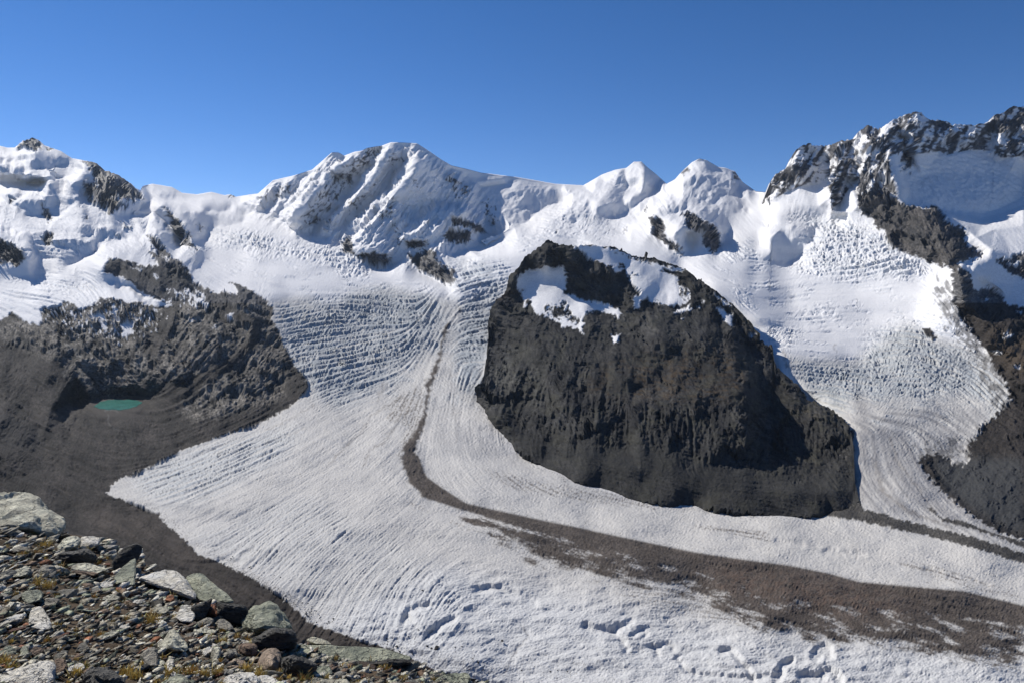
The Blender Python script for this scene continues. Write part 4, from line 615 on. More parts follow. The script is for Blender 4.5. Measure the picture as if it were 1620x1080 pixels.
# ---------------------------------------------------------------- relief, in pixels of outward displacement (scaled by distance)
snowy = (1 - m_rock) * (1 - m_ice)
hi_y = sstep(520, 440, GY)
WOB = (band(9) * 1.6 + band(20) * 2, band(9) * 1.6 + band(20) * 2)
FA = facets(34, 1.0, .8, 25, 1, WOB); FB = facets(15, 1.1, .8, 40, 2, WOB); FC = facets(6.5, 1.1, .8, 10, 3, WOB)
FS = facets(9, 1.7, .7, 6, 4, WOB); rockfac = .36 * FA + .30 * FB + .15 * FC
SH = [Z(1, 0, 335, 130, 335, 220, 330, 260, 300, 350, 320, 440, 350, 360, 370, 330, 400, 300, 415, 240, 415, 190, 400, 180, 375, 240, 350, 180, 355, 30, 365, 0, 375), Z(1, -200, 395, 60, 405, 65, 440, 30, 452, -200, 452),
      Z(1, 80, 405, 150, 410, 150, 440, 80, 445), Z(1, 160, 455, 270, 465, 200, 485, 160, 480), Z(1, 300, 490, 390, 485, 420, 520, 500, 490, 560, 520, 560, 610, 500, 615, 430, 575, 380, 560, 310, 540), Z(1, 690, 570, 760, 600, 880, 605, 870, 660, 800, 690, 700, 685, 720, 640),
      Z(1, 85, 640, 130, 615, 260, 620, 285, 660, 270, 700, 180, 690, 110, 670), Z(1, 50, 580, 110, 560, 150, 580, 110, 610, 60, 620), Z(1, 280, 590, 340, 585, 355, 620, 330, 640, 290, 620), Z(1, 590, 790, 660, 785, 780, 820, 790, 840, 700, 840, 610, 820),
      Z(1, 930, 675, 990, 665, 1040, 700, 1090, 780, 1150, 860, 1100, 860, 1040, 790, 940, 730), Z(1, 1130, 740, 1190, 770, 1270, 810, 1265, 845, 1200, 830, 1140, 790), Z(1, 1090, 685, 1300, 690, 1500, 720, 1400, 755, 1240, 765, 1150, 720), Z(1, 1170, 600, 1240, 590, 1380, 590, 1450, 630, 1370, 660, 1240, 675, 1230, 640),
      Z(1, 1430, 650, 1500, 600, 1590, 560, 1600, 600, 1530, 670, 1480, 685), Z(1, 0, 760, 60, 790, 130, 810, 280, 820, 300, 870, 370, 850, 580, 860, 600, 890, 480, 960, 410, 995, 330, 960, 190, 950, 180, 890, 100, 830, 20, 800), Z(1, 870, 525, 980, 510, 1110, 540, 1170, 575, 1100, 590, 980, 580, 960, 550, 880, 545),
      Z(1, 930, 810, 1100, 830, 1080, 880, 980, 850), Z(5, 550, 180, 620, 190, 700, 220, 760, 310, 890, 330, 840, 355, 740, 330, 690, 240, 620, 245, 570, 220),
      Z(2, 860, 125, 770, 135, 700, 190, 590, 275, 480, 380, 400, 470, 350, 590, 345, 640, 450, 645, 540, 530, 600, 500, 640, 440, 680, 330, 760, 260, 830, 190),
      Z(2, 900, 160, 1050, 170, 1010, 210, 960, 270, 900, 330, 930, 360, 870, 400, 760, 470, 700, 540, 620, 580, 520, 650, 490, 620, 560, 560, 650, 500, 700, 440, 790, 380, 850, 290, 880, 220),
      Z(2, 1090, 210, 1240, 215, 1290, 245, 1420, 370, 1440, 400, 1500, 470, 1560, 600, 1500, 640, 1480, 610, 1380, 540, 1300, 500, 1210, 515, 1150, 515, 1060, 560, 980, 550, 940, 520, 960, 440, 1040, 310),
      Z(2, 1290, 245, 1410, 270, 1370, 320, 1440, 370, 1420, 380), Z(3, 0, 220, 200, 210, 290, 230, 440, 270, 440, 330, 340, 350, 270, 400, 250, 445, 150, 455, 80, 510, 0, 550, -80, 560, -150, 480, -160, 330), Z(2, 0, 470, 60, 440, 110, 420, 110, 500, 50, 525, 0, 525),
      Z(2, 200, 340, 240, 400, 170, 480, 130, 520, 100, 520, 120, 430), Z(2, 470, 300, 510, 310, 480, 350, 430, 400, 420, 380, 450, 340), Z(2, 330, 330, 370, 350, 320, 400, 260, 440, 240, 430, 290, 380), Z(2, 970, 690, 1060, 670, 1140, 690, 1140, 750, 1010, 745),
      Z(2, 1250, 590, 1400, 590, 1480, 650, 1560, 650, 1460, 720, 1300, 775, 1210, 780, 1250, 700), Z(2, 740, 780, 800, 760, 920, 790, 920, 830, 860, 855, 780, 850, 700, 800), Z(2, 1290, 545, 1380, 560, 1370, 600, 1280, 590), Z(2, 880, 400, 950, 390, 900, 460, 840, 520, 760, 600, 700, 620, 800, 500),
      Z(2, 940, 560, 1040, 590, 1000, 640, 960, 690, 930, 650), Z(3, 890, 160, 940, 200, 990, 250, 960, 285, 900, 260, 880, 220, 870, 190), Z(3, 600, 380, 700, 350, 790, 350, 830, 300, 860, 290, 850, 330, 780, 380, 680, 415, 610, 390), Z(3, 700, 200, 760, 220, 820, 210, 850, 240, 800, 260, 740, 240, 680, 240),
      Z(3, 780, 160, 830, 130, 830, 165, 790, 170), Z(3, 1080, 230, 1130, 200, 1250, 190, 1350, 220, 1400, 230, 1460, 285, 1380, 300, 1280, 295, 1180, 260), Z(3, 1270, 340, 1340, 340, 1430, 370, 1430, 392, 1360, 390, 1310, 365), Z(3, 1260, 450, 1330, 490, 1300, 540, 1270, 570, 1270, 480),
      Z(3, 1040, 510, 1090, 480, 1130, 500, 1130, 610, 1090, 600, 1060, 570), Z(3, 990, 250, 1060, 250, 1070, 280, 1020, 295, 960, 300), Z(3, 960, 370, 1100, 350, 1080, 380, 1000, 400, 930, 410), Z(3, 450, 420, 500, 410, 510, 440, 460, 445),
      Z(4, 70, 880, 130, 840, 180, 870, 270, 920, 230, 990, 150, 1025, 80, 1000, 70, 930), Z(4, 180, 800, 330, 820, 360, 860, 300, 900, 270, 900, 200, 850), Z(4, 800, 380, 860, 350, 1110, 350, 1420, 345, 1500, 390, 1620, 380, 1620, 620, 1540, 655, 1450, 690, 1390, 715, 1150, 700, 1000, 680, 870, 640, 830, 520),
      Z(4, 790, 180, 900, 160, 1180, 190, 1410, 190, 1400, 340, 1110, 340, 850, 340, 790, 300), Z(4, 250, 320, 420, 330, 420, 520, 260, 560, 280, 440), Z(8, 1290, 130, 1360, 180, 1370, 220, 1330, 235, 1300, 200)]
SHV = [[(-170, 700), (30, 720), (110, 770), (170, 800), (90, 810), (60, 780), (-170, 800)], Z(5, 550, 150, 600, 95, 740, 130, 860, 145, 960, 140, 1010, 200, 1020, 230, 880, 260, 860, 300, 780, 270, 700, 215, 600, 190), Z(5, 880, 360, 930, 345, 920, 440, 860, 540, 850, 600, 780, 600, 700, 590, 760, 470, 850, 440), Z(5, 1120, 310, 1250, 400, 1370, 440, 1340, 470, 1240, 440, 1120, 370),
       Z(5, 1360, 450, 1330, 540, 1250, 640, 1130, 710, 1060, 760, 1000, 790, 900, 830, 860, 850, 900, 860, 1000, 830, 1060, 840, 1140, 800, 1290, 840, 1290, 780, 1180, 740, 1280, 640, 1390, 560, 1400, 470), 
       Z(5, 620, 620, 700, 610, 850, 600, 960, 640, 940, 680, 860, 700, 780, 760, 720, 790, 640, 800, 620, 720), Z(5, -500, 480, 60, 520, 160, 590, 150, 640, -500, 600), Z(5, 160, 620, 330, 640, 340, 680, 250, 680), Z(5, -400, 910, 100, 950, 230, 1040, 240, 1100, -400, 1110), Z(5, 1290, 840, 1480, 880, 1460, 930, 1340, 940, 1280, 880),
       Z(5, 1000, 480, 1060, 480, 1080, 510, 1040, 540)]
kmap = np.where(GX < 345, 2.5, np.where(GX > 880, 1.9, 1.6)).astype(np.float32)
SHR = facing(blur(warp(polys(SH), JX * .5, JY * .5), .9) * blur(kmap, 10), 1.0, f0=1 / 150.) + facing(blur(warp(polys(SHV), JX * 2, JY * 2), 3) * np.where((GX < 190) & (GY > 635), 2.6, 1).astype(np.float32), 0.55, .8, .6, 1 / 90.)
R1_flat = 1 - np.clip(blur(lakeflat, 6) * 1.5, 0, 1)
topfade = sstep(2, 30, GY - skyline(GX[0])[None, :])
R1 = SHR * topfade
R1 += snowy * (fbm(150, 40, 0.006, 1.8, .6, 8) + 0.12 * L_big + 0.09 * L_mid + .06 * L_fine + .05 * band(4))
lys_zone = blur(poly(Z(2, 0, 440, 200, 320, 440, 260, 560, 150, 740, 140, 920, 90, 1080, 100, 1290, 240, 1480, 440, 1500, 600, 1300, 760, 900, 860, 620, 740, 300, 620, 100, 540)), 8)
R1 += lys_zone * (.45 * L_mid + .35 * L_fine + .5 * L_big + fbm(44, 4.5, 0.030, 2.6, .62, -52) + 0.5 * fbm(30, 4.5, .03))
cast_zone = blur(poly(Z(3, 0, 200, 440, 250, 560, 250, 820, 120, 1000, 240, 1170, 100, 1400, 260, 1300, 320, 1300, 600, 1000, 600, 820, 400, 400, 500, 0, 540)), 10)
R1 += cast_zone * (fbm(50, 5, 0.008, 1.2, .9, -30) + fbm(44, 9, .008, 1.6, .8, -40, ridged=True))
R1 += lys_zone * fbm(40, 6, .018, 2.4, .6, -52, ridged=True)
mon_zone = blur(poly([(-170, 230), (150, 250), (240, 330), (320, 400), (280, 400), (150, 400), (-170, 440)]), 14)
R1 += mon_zone * fbm(60, 6, .008, 1.5, .65, 12)
rockrel = fbm(110, 3.0, .027, 1.3, .9, 20, .82) + .9 * L_big + 0.55 * L_mid + .35 * L_fine + fbm(50, 9, .024, ridged=True)
pmx = np.clip(.5 + .8 * band(34) + .4 * band(15), 0, 1.6)
rough = np.clip(amp_m * 1.0 + m_right * (.9 - .6 * sstep(600, 680, GY)) + m_small * 1.1 + m_lysk * .5, 0, 1.1)
R1 += m_rock * (0.14 + 0.86 * blur(rough, 4)) * (rockrel * .7 + rockfac * .55) * (1 - .6 * gul)
R1 += m_small * .4 * rockfac + blur(m_breit, 2) * .7 * rockfac
R1 += (c_r1 * .9 + c_upl * .7 + c_r2 * .35 * pmx + c_left * .32 * pmx + c_r3 * .35 + c_cast * .3 + c_mid * .4 * pmx) * (.33 * FS + .12 * FC)
R1 += m_valley * (.12 * FC + .35 * L_mid + .22 * L_fine + .5 * L_big + fbm(120, 25, .012)) * (1 - .5 * np.clip(blur(rough, 4), 0, 1))
R1 += blur(m_breit, 3) * (fbm(60, 3.2, .034, 1.6, .7, -62) + fbm(26, 3.2, .030, 1.4, .6, 18, .9) + .8 * L_big + .3 * L_mid)
R1 += blur(poly(SMALL[2]) + poly(SMALL[3]) + poly(SMALL[17]) + poly(SMALL[22]) + poly(SMALL[23]), 3) * fbm(30, 3.2, .06, 1.6, .7, 70)
R1 += crev * (0.72 * L_mid + 0.60 * L_fine + 0.45 * L_big) * (0.55 + 0.45 * np.clip(1 + .6 * band(45), 0, 2))
crack = np.clip(L_mid * .8 + L_fine * .5 - .75, 0, 1.6)
R1 -= np.clip(crev, 0, 1) * crack * (1.3 + .9 * band(38))
R1 -= np.clip(crev, 0, 1) * np.clip(band(7, 1.5, .8) - 1.3, 0, 1.5) * 1.3
R1 += m_ice * (1 - m_rock) * fbm(170, 50, .010, 1.6, .6, 10)
R1 += c_upl * .3 * band(7) + c_r1 * 0.35 * band(6) + c_r2 * .2 * band(7) + c_left * (.5 * L_fine + .45 * L_mid) + c_left2 * .4 * L_mid
iz = m_ice * (1 - m_rock)
pm = np.clip(.75 + .55 * band(70) + .35 * band(24), .1, 2)
R1 += iz * (0.25 * L_fine * pm + 0.17 * band(4.2, 1.4, .8) + .10 * band(7) + 0.20 * L_big + fbm(90, 12, .006, 1.5, .6, 10))
lowr = blur(poly([(480, 1000), (720, 880), (1000, 930), (1250, 1000), (1800, 1060), (1800, 1200), (480, 1200)]), 16)
R1 += lowr * (0.16 * band(5, 1.3, .8) + 0.22 * band(11, 1.4, .7) + 0.7 * band(34, 1.5, .6))
R1 += np.clip(blur(m_medial, 5), 0, 1) * 3.2 + m_medial * (0.10 * FC + 0.16 * band(4) + .15 * band(9) + .5 * band(30, 2.5, .5, 12)) + m_side * (0.2 * band(5) + 1.0 * blur(m_side, 3))
# open crevasses on the lobe (dark slits lined up with the flow)
slit = lic((band(7, width=.35) < -2.0).astype(np.float32), 8, 1.8)
slit = np.clip(blur(slit, .5) - 1.4, 0, 2.2)
R1 -= slit * iz * np.clip(c_low * .9 + c_tip * .6 + .35, 0, 1) * 1.0
R1 -= 1.6 * warp(gulley, JX * .4, JY * .4)
# meltwater channels and hollows near the bottom of the picture
for pts, w, dpt in [(Z(11, 1080, 470, 1100, 400, 1180, 380, 1230, 370), 9, 5), (Z(11, 1220, 570, 1270, 520, 1330, 470, 1380, 460), 9, 5.5), (Z(13, 500, 235, 560, 228, 620, 225), 8, 4.5), (Z(13, 640, 245, 720, 262, 800, 300), 7, 3), (Z(13, 730, 425, 770, 440, 765, 480, 710, 520, 680, 610), 3, 2),
                    (Z(13, 1060, 420, 1100, 440, 1180, 440, 1240, 480, 1270, 540), 9, 4.5), (Z(13, 1200, 440, 1290, 400), 9, 5), (Z(13, 1300, 470, 1350, 430, 1370, 465), 6, 4), (Z(13, 1400, 520, 1430, 560), 7, 4), (Z(13, 1440, 520, 1490, 505, 1510, 540), 6, 4), (Z(13, 1530, 580, 1560, 640, 1620, 660), 6, 4),
                    (Z(14, 115, 945, 160, 935, 180, 980, 230, 1020, 250, 1070), 7, 5), (Z(14, 0, 1045, 120, 1050, 250, 1060, 330, 1050), 6, 4), (Z(14, 350, 1060, 370, 1000, 410, 985), 11, 6), (Z(14, 520, 960, 555, 920, 570, 960), 15, 5), (Z(14, 460, 1050, 520, 1060, 580, 1020, 620, 1070), 12, 6),
                    (Z(14, 350, 475, 460, 490), 6, 2.5), (Z(14, 560, 515, 640, 525, 715, 530), 7, 3), (Z(14, 990, 590, 1050, 605), 5, 2.5), (Z(14, 1090, 625, 1250, 660), 5, 2.5), (Z(14, 0, 405, 80, 410, 110, 430, 280, 450), 3, 1.5), (Z(9, 1170, 430, 1280, 430), 7, 3), (Z(9, 1290, 400, 1370, 360), 6, 2.5), (Z(11, 1100, 440, 1160, 520), 7, 3)]:
    cp = []
    for a_, b_ in zip(pts[:-1], pts[1:]): cp += [a_, ((a_[0] + b_[0]) / 2, (a_[1] + b_[1]) / 2)]
    cp += [pts[-1]]; sm = [pts[0]] + [((cp[q - 1][0] + 2 * cp[q][0] + cp[q + 1][0]) / 4, (cp[q - 1][1] + 2 * cp[q][1] + cp[q + 1][1]) / 4) for q in range(1, len(cp) - 1)] + [pts[-1]]
    R1 -= dpt * 1.35 * blur(warp(line(sm, w * 1.35, w * 1.0, 5.0), JX * .5, JY * .35), 1.6)
    R1 += dpt * .15 * blur(warp(line(sm, w * 2.4, w * 2, 3.0), JX * .25, JY * .25), 3)
R1 += snowy * blur(poly(Z(4, 860, 370, 1420, 350, 1620, 390, 1620, 620, 1400, 700, 900, 620)), 5) * (.3 * L_mid + .5 * band(16, 2, .5, 15) + .3 * band(7, 2, .6, 15))
FL = facets(17, 2.4, .55, -53, 6, WOB)
R1 += lys_zone * (.16 * FL + .05 * FC) + cast_zone * .04 * FB + mon_zone * .04 * FB
R1 += (R1 - blur(R1, 3.0)) * (np.clip(lys_zone * .45 + mon_zone * .5, 0, 1) + .35 * np.clip(crev, 0, 1))
R1 *= sstep(-1, 12, GY - skyline(GX[0])[None, :])
R1 = (R1 * R1_flat).astype(np.float32)
print('images', round(time.time() - T0, 1))

# ---------------------------------------------------------------- mesh building
def mat_ground(name, rough, bump, bscale, spec=0.3, fine=0.08):
    m = bpy.data.materials.new(name); m.use_nodes = True; n = m.node_tree; b = n.nodes['Principled BSDF']
    at = n.nodes.new('ShaderNodeAttribute'); at.attribute_name = 'tint'
    tc = n.nodes.new('ShaderNodeNewGeometry')
    no = n.nodes.new('ShaderNodeTexNoise'); no.inputs['Scale'].default_value = bscale; no.inputs['Detail'].default_value = 6; no.inputs['Roughness'].default_value = 0.65
    n.links.new(tc.outputs['Position'], no.inputs['Vector'])
    mr = n.nodes.new('ShaderNodeMapRange'); mr.inputs[1].default_value = .3; mr.inputs[2].default_value = .7; mr.inputs[3].default_value = 1 - fine; mr.inputs[4].default_value = 1 + fine
    n.links.new(no.outputs['Fac'], mr.inputs[0])
    mx = n.nodes.new('ShaderNodeVectorMath'); mx.operation = 'SCALE'
    n.links.new(at.outputs['Color'], mx.inputs[0]); n.links.new(mr.outputs[0], mx.inputs['Scale']); n.links.new(mx.outputs[0], b.inputs['Base Color'])
    bp = n.nodes.new('ShaderNodeBump'); bp.inputs['Strength'].default_value = bump; bp.inputs['Distance'].default_value = 1.0 / bscale
    n.links.new(no.outputs['Fac'], bp.inputs['Height']); n.links.new(bp.outputs[0], b.inputs['Normal'])
    b.inputs['Roughness'].default_value = rough; b.inputs['Specular IOR Level'].default_value = spec
    return m
MAT_SNOW = mat_ground('wind_packed_snow', .75, .25, .05, .2, .02)
MAT_ICE = mat_ground('glacier_ice', .8, .5, .16, .25, .06)
MAT_ROCK = mat_ground('mountain_rock', .92, .35, .10, .15, .13)
MAT_DEBRIS = mat_ground('moraine_debris', .95, .8, .35, .15, .18)

def normals_of(P):
    """P: rows x cols x 3"""
    du = np.gradient(P, axis=1); dv = np.gradient(P, axis=0)
    n = np.cross(du, dv); n /= (np.linalg.norm(n, axis=2, keepdims=True) + 1e-12)
    return n
def sheet_mesh(name, P, C, keep, mat):
    """turn the kept quads of a grid into a mesh; keep: (rows-1) x (cols-1) bool"""
    r, c = P.shape[:2]
    idx = np.arange(r * c).reshape(r, c)
    q = np.stack([idx[:-1, :-1], idx[:-1, 1:], idx[1:, 1:], idx[1:, :-1]], -1)[keep]
    used, inv = np.unique(q, return_inverse=True); q = inv.reshape(q.shape)
    me = bpy.data.meshes.new(name)
    me.vertices.add(len(used)); me.vertices.foreach_set('co', P.reshape(-1, 3)[used].astype(np.float32).ravel())
    me.loops.add(q.size); me.loops.foreach_set('vertex_index', q.ravel().astype(np.int32))
    me.polygons.add(len(q)); me.polygons.foreach_set('loop_start', np.arange(0, q.size, 4, dtype=np.int32)); me.polygons.foreach_set('loop_total', np.full(len(q), 4, np.int32))
    me.polygons.foreach_set('use_smooth', np.ones(len(q), bool))
    me.update()
    a = me.color_attributes.new('tint', 'FLOAT_COLOR', 'POINT')
    cc = np.ones((len(used), 4), np.float32); cc[:, :3] = C.reshape(-1, 3)[used]; a.data.foreach_set('color', cc.ravel())
    me.materials.append(mat)
    ob = bpy.data.objects.new(name, me); COL.objects.link(ob)
    return ob, used
def smooth_normals(ob, Nn, used):
    me = ob.data
    nn = Nn.reshape(-1, 3)[used]
    me.normals_split_custom_set_from_vertices(nn.astype(np.float32))
def tag(o, label=None, cat=None, group=None, kind=None):
    if label: o['label'] = label
    if cat: o['category'] = cat
    if group: o['group'] = group
    if kind: o['kind'] = kind
    return o
def fold(px):
    """beyond the frame the country goes on: the sheet continues with the mirrored relief"""
    px = np.where(px < -150, -300 - px, px); return np.where(px > 1775, 3550 - px, px)
def build_sheet(D, R, A, topf, botf, px0, px1, step, rows, tail, back, sign=1):
    xs = np.arange(px0, px1 + 1e-6, step); t = np.linspace(0, 1, rows)
    if px1 > 1700: xs = np.concatenate([np.linspace(-1250, px0 - 6, 130), xs, np.linspace(px1 + 6, 2800, 130)])
    PX = np.repeat(xs[None, :], rows, 0); fx_ = fold(xs); tp, bt = topf(fx_), botf(fx_)
    PY = bt[None, :] + (tp - bt)[None, :] * t[:, None]
    Y = 1000.0 / samp(D, fold(PX), PY)
    rx, rz = ray(PX, PY); P = np.stack([rx * Y, Y, rz * Y], -1)
    Nm = normals_of(P)
    for k in range(2):   # soften the displacement directions
        Nm[1:-1, 1:-1] = (Nm[1:-1, 1:-1] + Nm[:-2, 1:-1] + Nm[2:, 1:-1] + Nm[1:-1, :-2] + Nm[1:-1, 2:]) / 5
    Nm /= np.linalg.norm(Nm, axis=2, keepdims=True)
    P0 = P; qx, qy = PX, PY; sc = Y / F_PX
    for k in range(4):      # a raised point must carry the detail of the place it lands on
        r = samp(R, fold(qx), qy) * sc
        P = P0 + Nm * r[..., None]
        nx, ny = proj(P[..., 0], P[..., 1], P[..., 2])
        if k < 3: qx = 0.5 * qx + 0.5 * nx; qy = 0.5 * qy + 0.5 * ny
    C = samp(A, fold(nx), ny)
    return fold(nx), ny, P, C
def skirt(P, C, PX, PY, back, below):
    """continue the sheet over its crest, down the far side, and under its lower edge"""
    top = [P[-1] + np.array([0, dy, dz]) for dy, dz in back]
    bot = [P[0] + np.array([0, dy, dz]) for dy, dz in below][::-1]
    n0, n1 = len(bot), len(top)
    P2 = np.concatenate([np.array(bot).reshape(n0, *P.shape[1:]), P, np.array(top).reshape(n1, *P.shape[1:])])
    e = lambda a, lo, hi: np.concatenate([np.repeat(a[:1], lo, 0), a, np.repeat(a[-1:], hi, 0)])
    return P2, e(C, n0, n1), e(PX, n0, n1), e(PY, n0, n1)

STEP = 1.3
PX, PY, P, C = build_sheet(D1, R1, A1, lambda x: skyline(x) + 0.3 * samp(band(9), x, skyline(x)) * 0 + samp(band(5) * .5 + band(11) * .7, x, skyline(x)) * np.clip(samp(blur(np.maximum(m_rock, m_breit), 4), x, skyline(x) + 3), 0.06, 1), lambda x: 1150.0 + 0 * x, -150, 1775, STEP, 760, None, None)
P, C, PX, PY = skirt(P, C, PX, PY, [(60, -25), (200, -140), (500, -500), (1000, -1500)], [])
Nn = normals_of(P)
SMPOS = None
def fc(img): return samp(img, (PX[:-1, :-1] + PX[1:, 1:]) / 2, (PY[:-1, :-1] + PY[1:, 1:]) / 2)
region = np.zeros((P.shape[0] - 1, P.shape[1] - 1), np.int32)      # 0 = ice of the main basin
def paint(img, v, thr=.5): region[fc(img) > thr] = v
SNOWM = [  # mountains, drawn as regions of the sheet
    (2, [(-200, 100), (222, 100), (222, 300), (240, 330), (262, 340), (290, 400), (300, 470), (0, 520), (-200, 520)]),
    (3, [(395, 100), (870, 100), (925, 294), (900, 320), (850, 345), (800, 375), (770, 390), (725, 420), (722, 452), (690, 440), (640, 405), (600, 425), (560, 410), (500, 370), (440, 360), (395, 340), (380, 315)]),
    (4, [(926, 100), (1056, 100), (1056, 292), (1040, 310), (1010, 330), (960, 350), (900, 350), (880, 325), (926, 294)]),
    (5, [(1057, 100), (1200, 100), (1200, 306), (1160, 310), (1150, 400), (1080, 405), (1020, 370), (1040, 310), (1056, 292)]),
]
for v, pg in SNOWM: paint(poly(pg), v)
paint(np.clip(poly([(1217, 100), (1800, 100), (1800, 500), (1620, 485), (1540, 440), (1500, 430), (1217, 312)]) , 0, 1), 6)
paint(np.maximum(poly(BREIT), m_right * (GY < 520)), 6)
paint(poly([(1225, 360), (1330, 340), (1400, 385), (1430, 410), (1480, 430), (1505, 440), (1500, 470), (1530, 510), (1350, 500), (1225, 430)]) * (1 - m_right), 1)
paint(poly([(1190, 330), (1330, 350), (1430, 410), (1520, 480), (1600, 620), (1640, 700), (1800, 900), (1800, 880), (1400, 840), (1340, 780), (1300, 640), (1200, 520), (1100, 430), (1150, 400)]) * (1 - m_right), 1)
paint(m_right * (GY > 515), 7)
paint(m_valley, 8)
paint(m_medial, 9, .6)
paint(m_side * (1 - m_rock), 10)
OBJ = {0: ('glacier', 'wide grey white glacier flowing down from the snow basin past the dark hill', MAT_ICE), 1: ('glacier', 'steep crevassed glacier falling on the right of the dark hill', MAT_ICE),
       2: ('mountain', 'snow covered mountain shoulder with a dark rocky crest at the left edge', MAT_SNOW), 3: ('mountain', 'tallest central snow mountain with diagonal ribs and a long right ridge', MAT_SNOW),
       4: ('mountain', 'small pointed white summit right of the long ridge', MAT_SNOW), 5: ('mountain', 'rounded white summit with a snow dome and two rock bands below', MAT_SNOW),
       6: ('mountain', 'jagged dark rock wall streaked with snow at the upper right', MAT_ROCK), 7: ('hillside', 'dark scree and rock slope at the right edge beside the steep glacier', MAT_ROCK),
       8: ('valley', 'dark brown stony valley and rock amphitheatre around the green lake', MAT_ROCK), 9: ('medial_moraine', 'long curved brown stripe of rubble down the middle of the glacier', MAT_DEBRIS),
       10: ('lateral_moraine', 'grey rubble band between the dark hill and the right hand ice', MAT_DEBRIS)}
for v, (nm, lab, mt) in OBJ.items():
    keep = region == v
    if not keep.any(): continue
    ob, used = sheet_mesh(nm, P, C, keep, mt)
    smooth_normals(ob, Nn, used)
    tag(ob, lab, None, None, 'structure')
print('terrain', round(time.time() - T0, 1))

# ---------------------------------------------------------------- the dark hill
SNP = [Z(3, 190, 780, 205, 730, 250, 700, 345, 680, 400, 692, 440, 665, 452, 720, 462, 780, 440, 822, 480, 832, 560, 862, 650, 872, 740, 912, 757, 930, 740, 957, 680, 930, 600, 915, 552, 945, 548, 1037, 490, 1000, 440, 1000, 400, 970, 330, 940, 290, 930, 262, 870, 235, 900, 222, 842),
       Z(3, 495, 572, 620, 566, 720, 590, 850, 640, 960, 672, 1060, 690, 1090, 702, 1030, 705, 970, 690, 990, 715, 1050, 735, 1050, 780, 1110, 800, 1122, 850, 1092, 880, 1020, 892, 930, 872, 890, 862, 862, 850, 855, 900, 818, 905, 820, 850, 852, 830, 800, 760, 775, 690, 730, 720, 705, 680, 640, 660, 560, 620),
       Z(3, 1022, 922, 1105, 900, 1125, 878, 1122, 912, 1055, 930), Z(3, 1235, 815, 1285, 855, 1345, 892, 1300, 885), Z(3, 1262, 900, 1300, 912, 1342, 950, 1347, 1000, 1302, 965), Z(3, 700, 1050, 752, 1035, 745, 1070, 712, 1090), Z(3, 1160, 895, 1190, 900, 1165, 912), Z(3, 1070, 955, 1095, 950, 1080, 968), Z(3, 1170, 860, 1200, 865, 1190, 872), Z(3, 1430, 1030, 1470, 1040, 1450, 1065), Z(3, 435, 960, 470, 955, 465, 1000, 440, 990)]
ISL = [Z(3, 347, 885, 400, 888, 432, 880, 480, 910, 488, 945, 430, 960, 372, 952), Z(3, 210, 800, 238, 800, 232, 820, 215, 820), Z(3, 735, 660, 775, 662, 772, 690, 740, 690), Z(3, 808, 718, 838, 722, 830, 735), Z(3, 930, 855, 955, 860, 950, 875, 932, 872), Z(3, 470, 945, 530, 950, 528, 990, 480, 985),
       Z(3, 1062, 790, 1100, 800, 1112, 850, 1080, 860, 1060, 830), Z(3, 750, 612, 850, 640, 920, 668, 840, 655), Z(3, 705, 598, 740, 608, 712, 606), Z(3, 560, 930, 640, 920, 740, 950, 740, 1040, 560, 1040), Z(3, 235, 860, 262, 852, 275, 900, 250, 905), Z(3, 425, 870, 445, 865, 480, 905, 440, 905)]
m_ns = warp(polys(SNP), JX * .55, JY * .55) * (1 - warp(polys(ISL), JX * .7, JY * .7) * (np.clip(FN + 1.1, 0, 1)))
D2 = D2 * (1 - blur(m_ns, 3)) + blur(D2, 11) * blur(m_ns, 3)
nr = rockcol((0.026, 0.026, 0.026), (0.056, 0.054, 0.051), .26, 1.8, .7, 80)
nr = tone(nr, L_mid * .6 + L_big * .6, .16)
nr = mix(nr, (0.082, 0.055, 0.028), np.clip(blur(poly(Z(7, 480, 580, 760, 490, 1100, 470, 1160, 560, 1150, 650, 900, 680, 700, 660, 500, 650)), 12) * (.5 + .45 * band(13, 3, .5, 4) + .2 * FN), 0, 1) * .8)
nr = mix(nr, (0.082, 0.070, 0.045), np.clip(blur(poly(Z(7, 1100, 520, 1250, 640, 1550, 740, 1540, 780, 1250, 720, 1130, 600)), 8) * (.4 + .5 * FN), 0, 1) * .5)
nr = mix(nr, (0.115, 0.112, 0.095), np.clip(blur(poly(Z(7, 60, 560, 200, 500, 330, 500, 300, 640, 240, 740, 60, 660)), 10) * (.45 + .5 * FN), 0, 1) * .85)
nr = mix(nr, (0.105, 0.10, 0.09), np.clip(blur(poly(Z(7, 470, 320, 640, 310, 850, 300, 860, 400, 600, 430, 480, 420)), 6) * (.5 + .5 * FN), 0, 1) * .85)
nr = tone(nr, band(10, 2.6, .5, 12) * .5 + band(60) * .7 + band(130) * .7 + FB * .05, .22)
nr = mix(nr, (0.058, 0.056, 0.044), np.clip(band(75) * .45 + band(26, 2.2, .6, 15) * .35, 0, .75))
nr = mix(nr, (0.090, 0.086, 0.078), np.clip(fbm(16, 4, .06, 2.4, .55, 80) - .9, 0, .55))
nr = mix(nr, (0.022, 0.022, 0.024), np.clip(band(60, 1.2, .8) * .45 - .1 + band(20) * .15, 0, .6))
nr = mix(nr, (0.052, 0.051, 0.046), np.clip(blur(poly(Z(7, 150, 860, 500, 800, 800, 860, 1200, 940, 1550, 960, 1600, 1080, 760, 1080, 400, 960)), 12), 0, 1) * .55)
nr = mix(nr, (0.12, 0.075, 0.055), np.clip(line(Z(7, 130, 260, 200, 230), 6, 6, 6), 0, 1) * .5)
nr = nr * 0.74
A2 = nr * (1 - m_ns[..., None]) + snow * m_ns[..., None]
vfold = fbm(34, 3.6, .075, 2.6, .62, 97, .9, ridged=True)
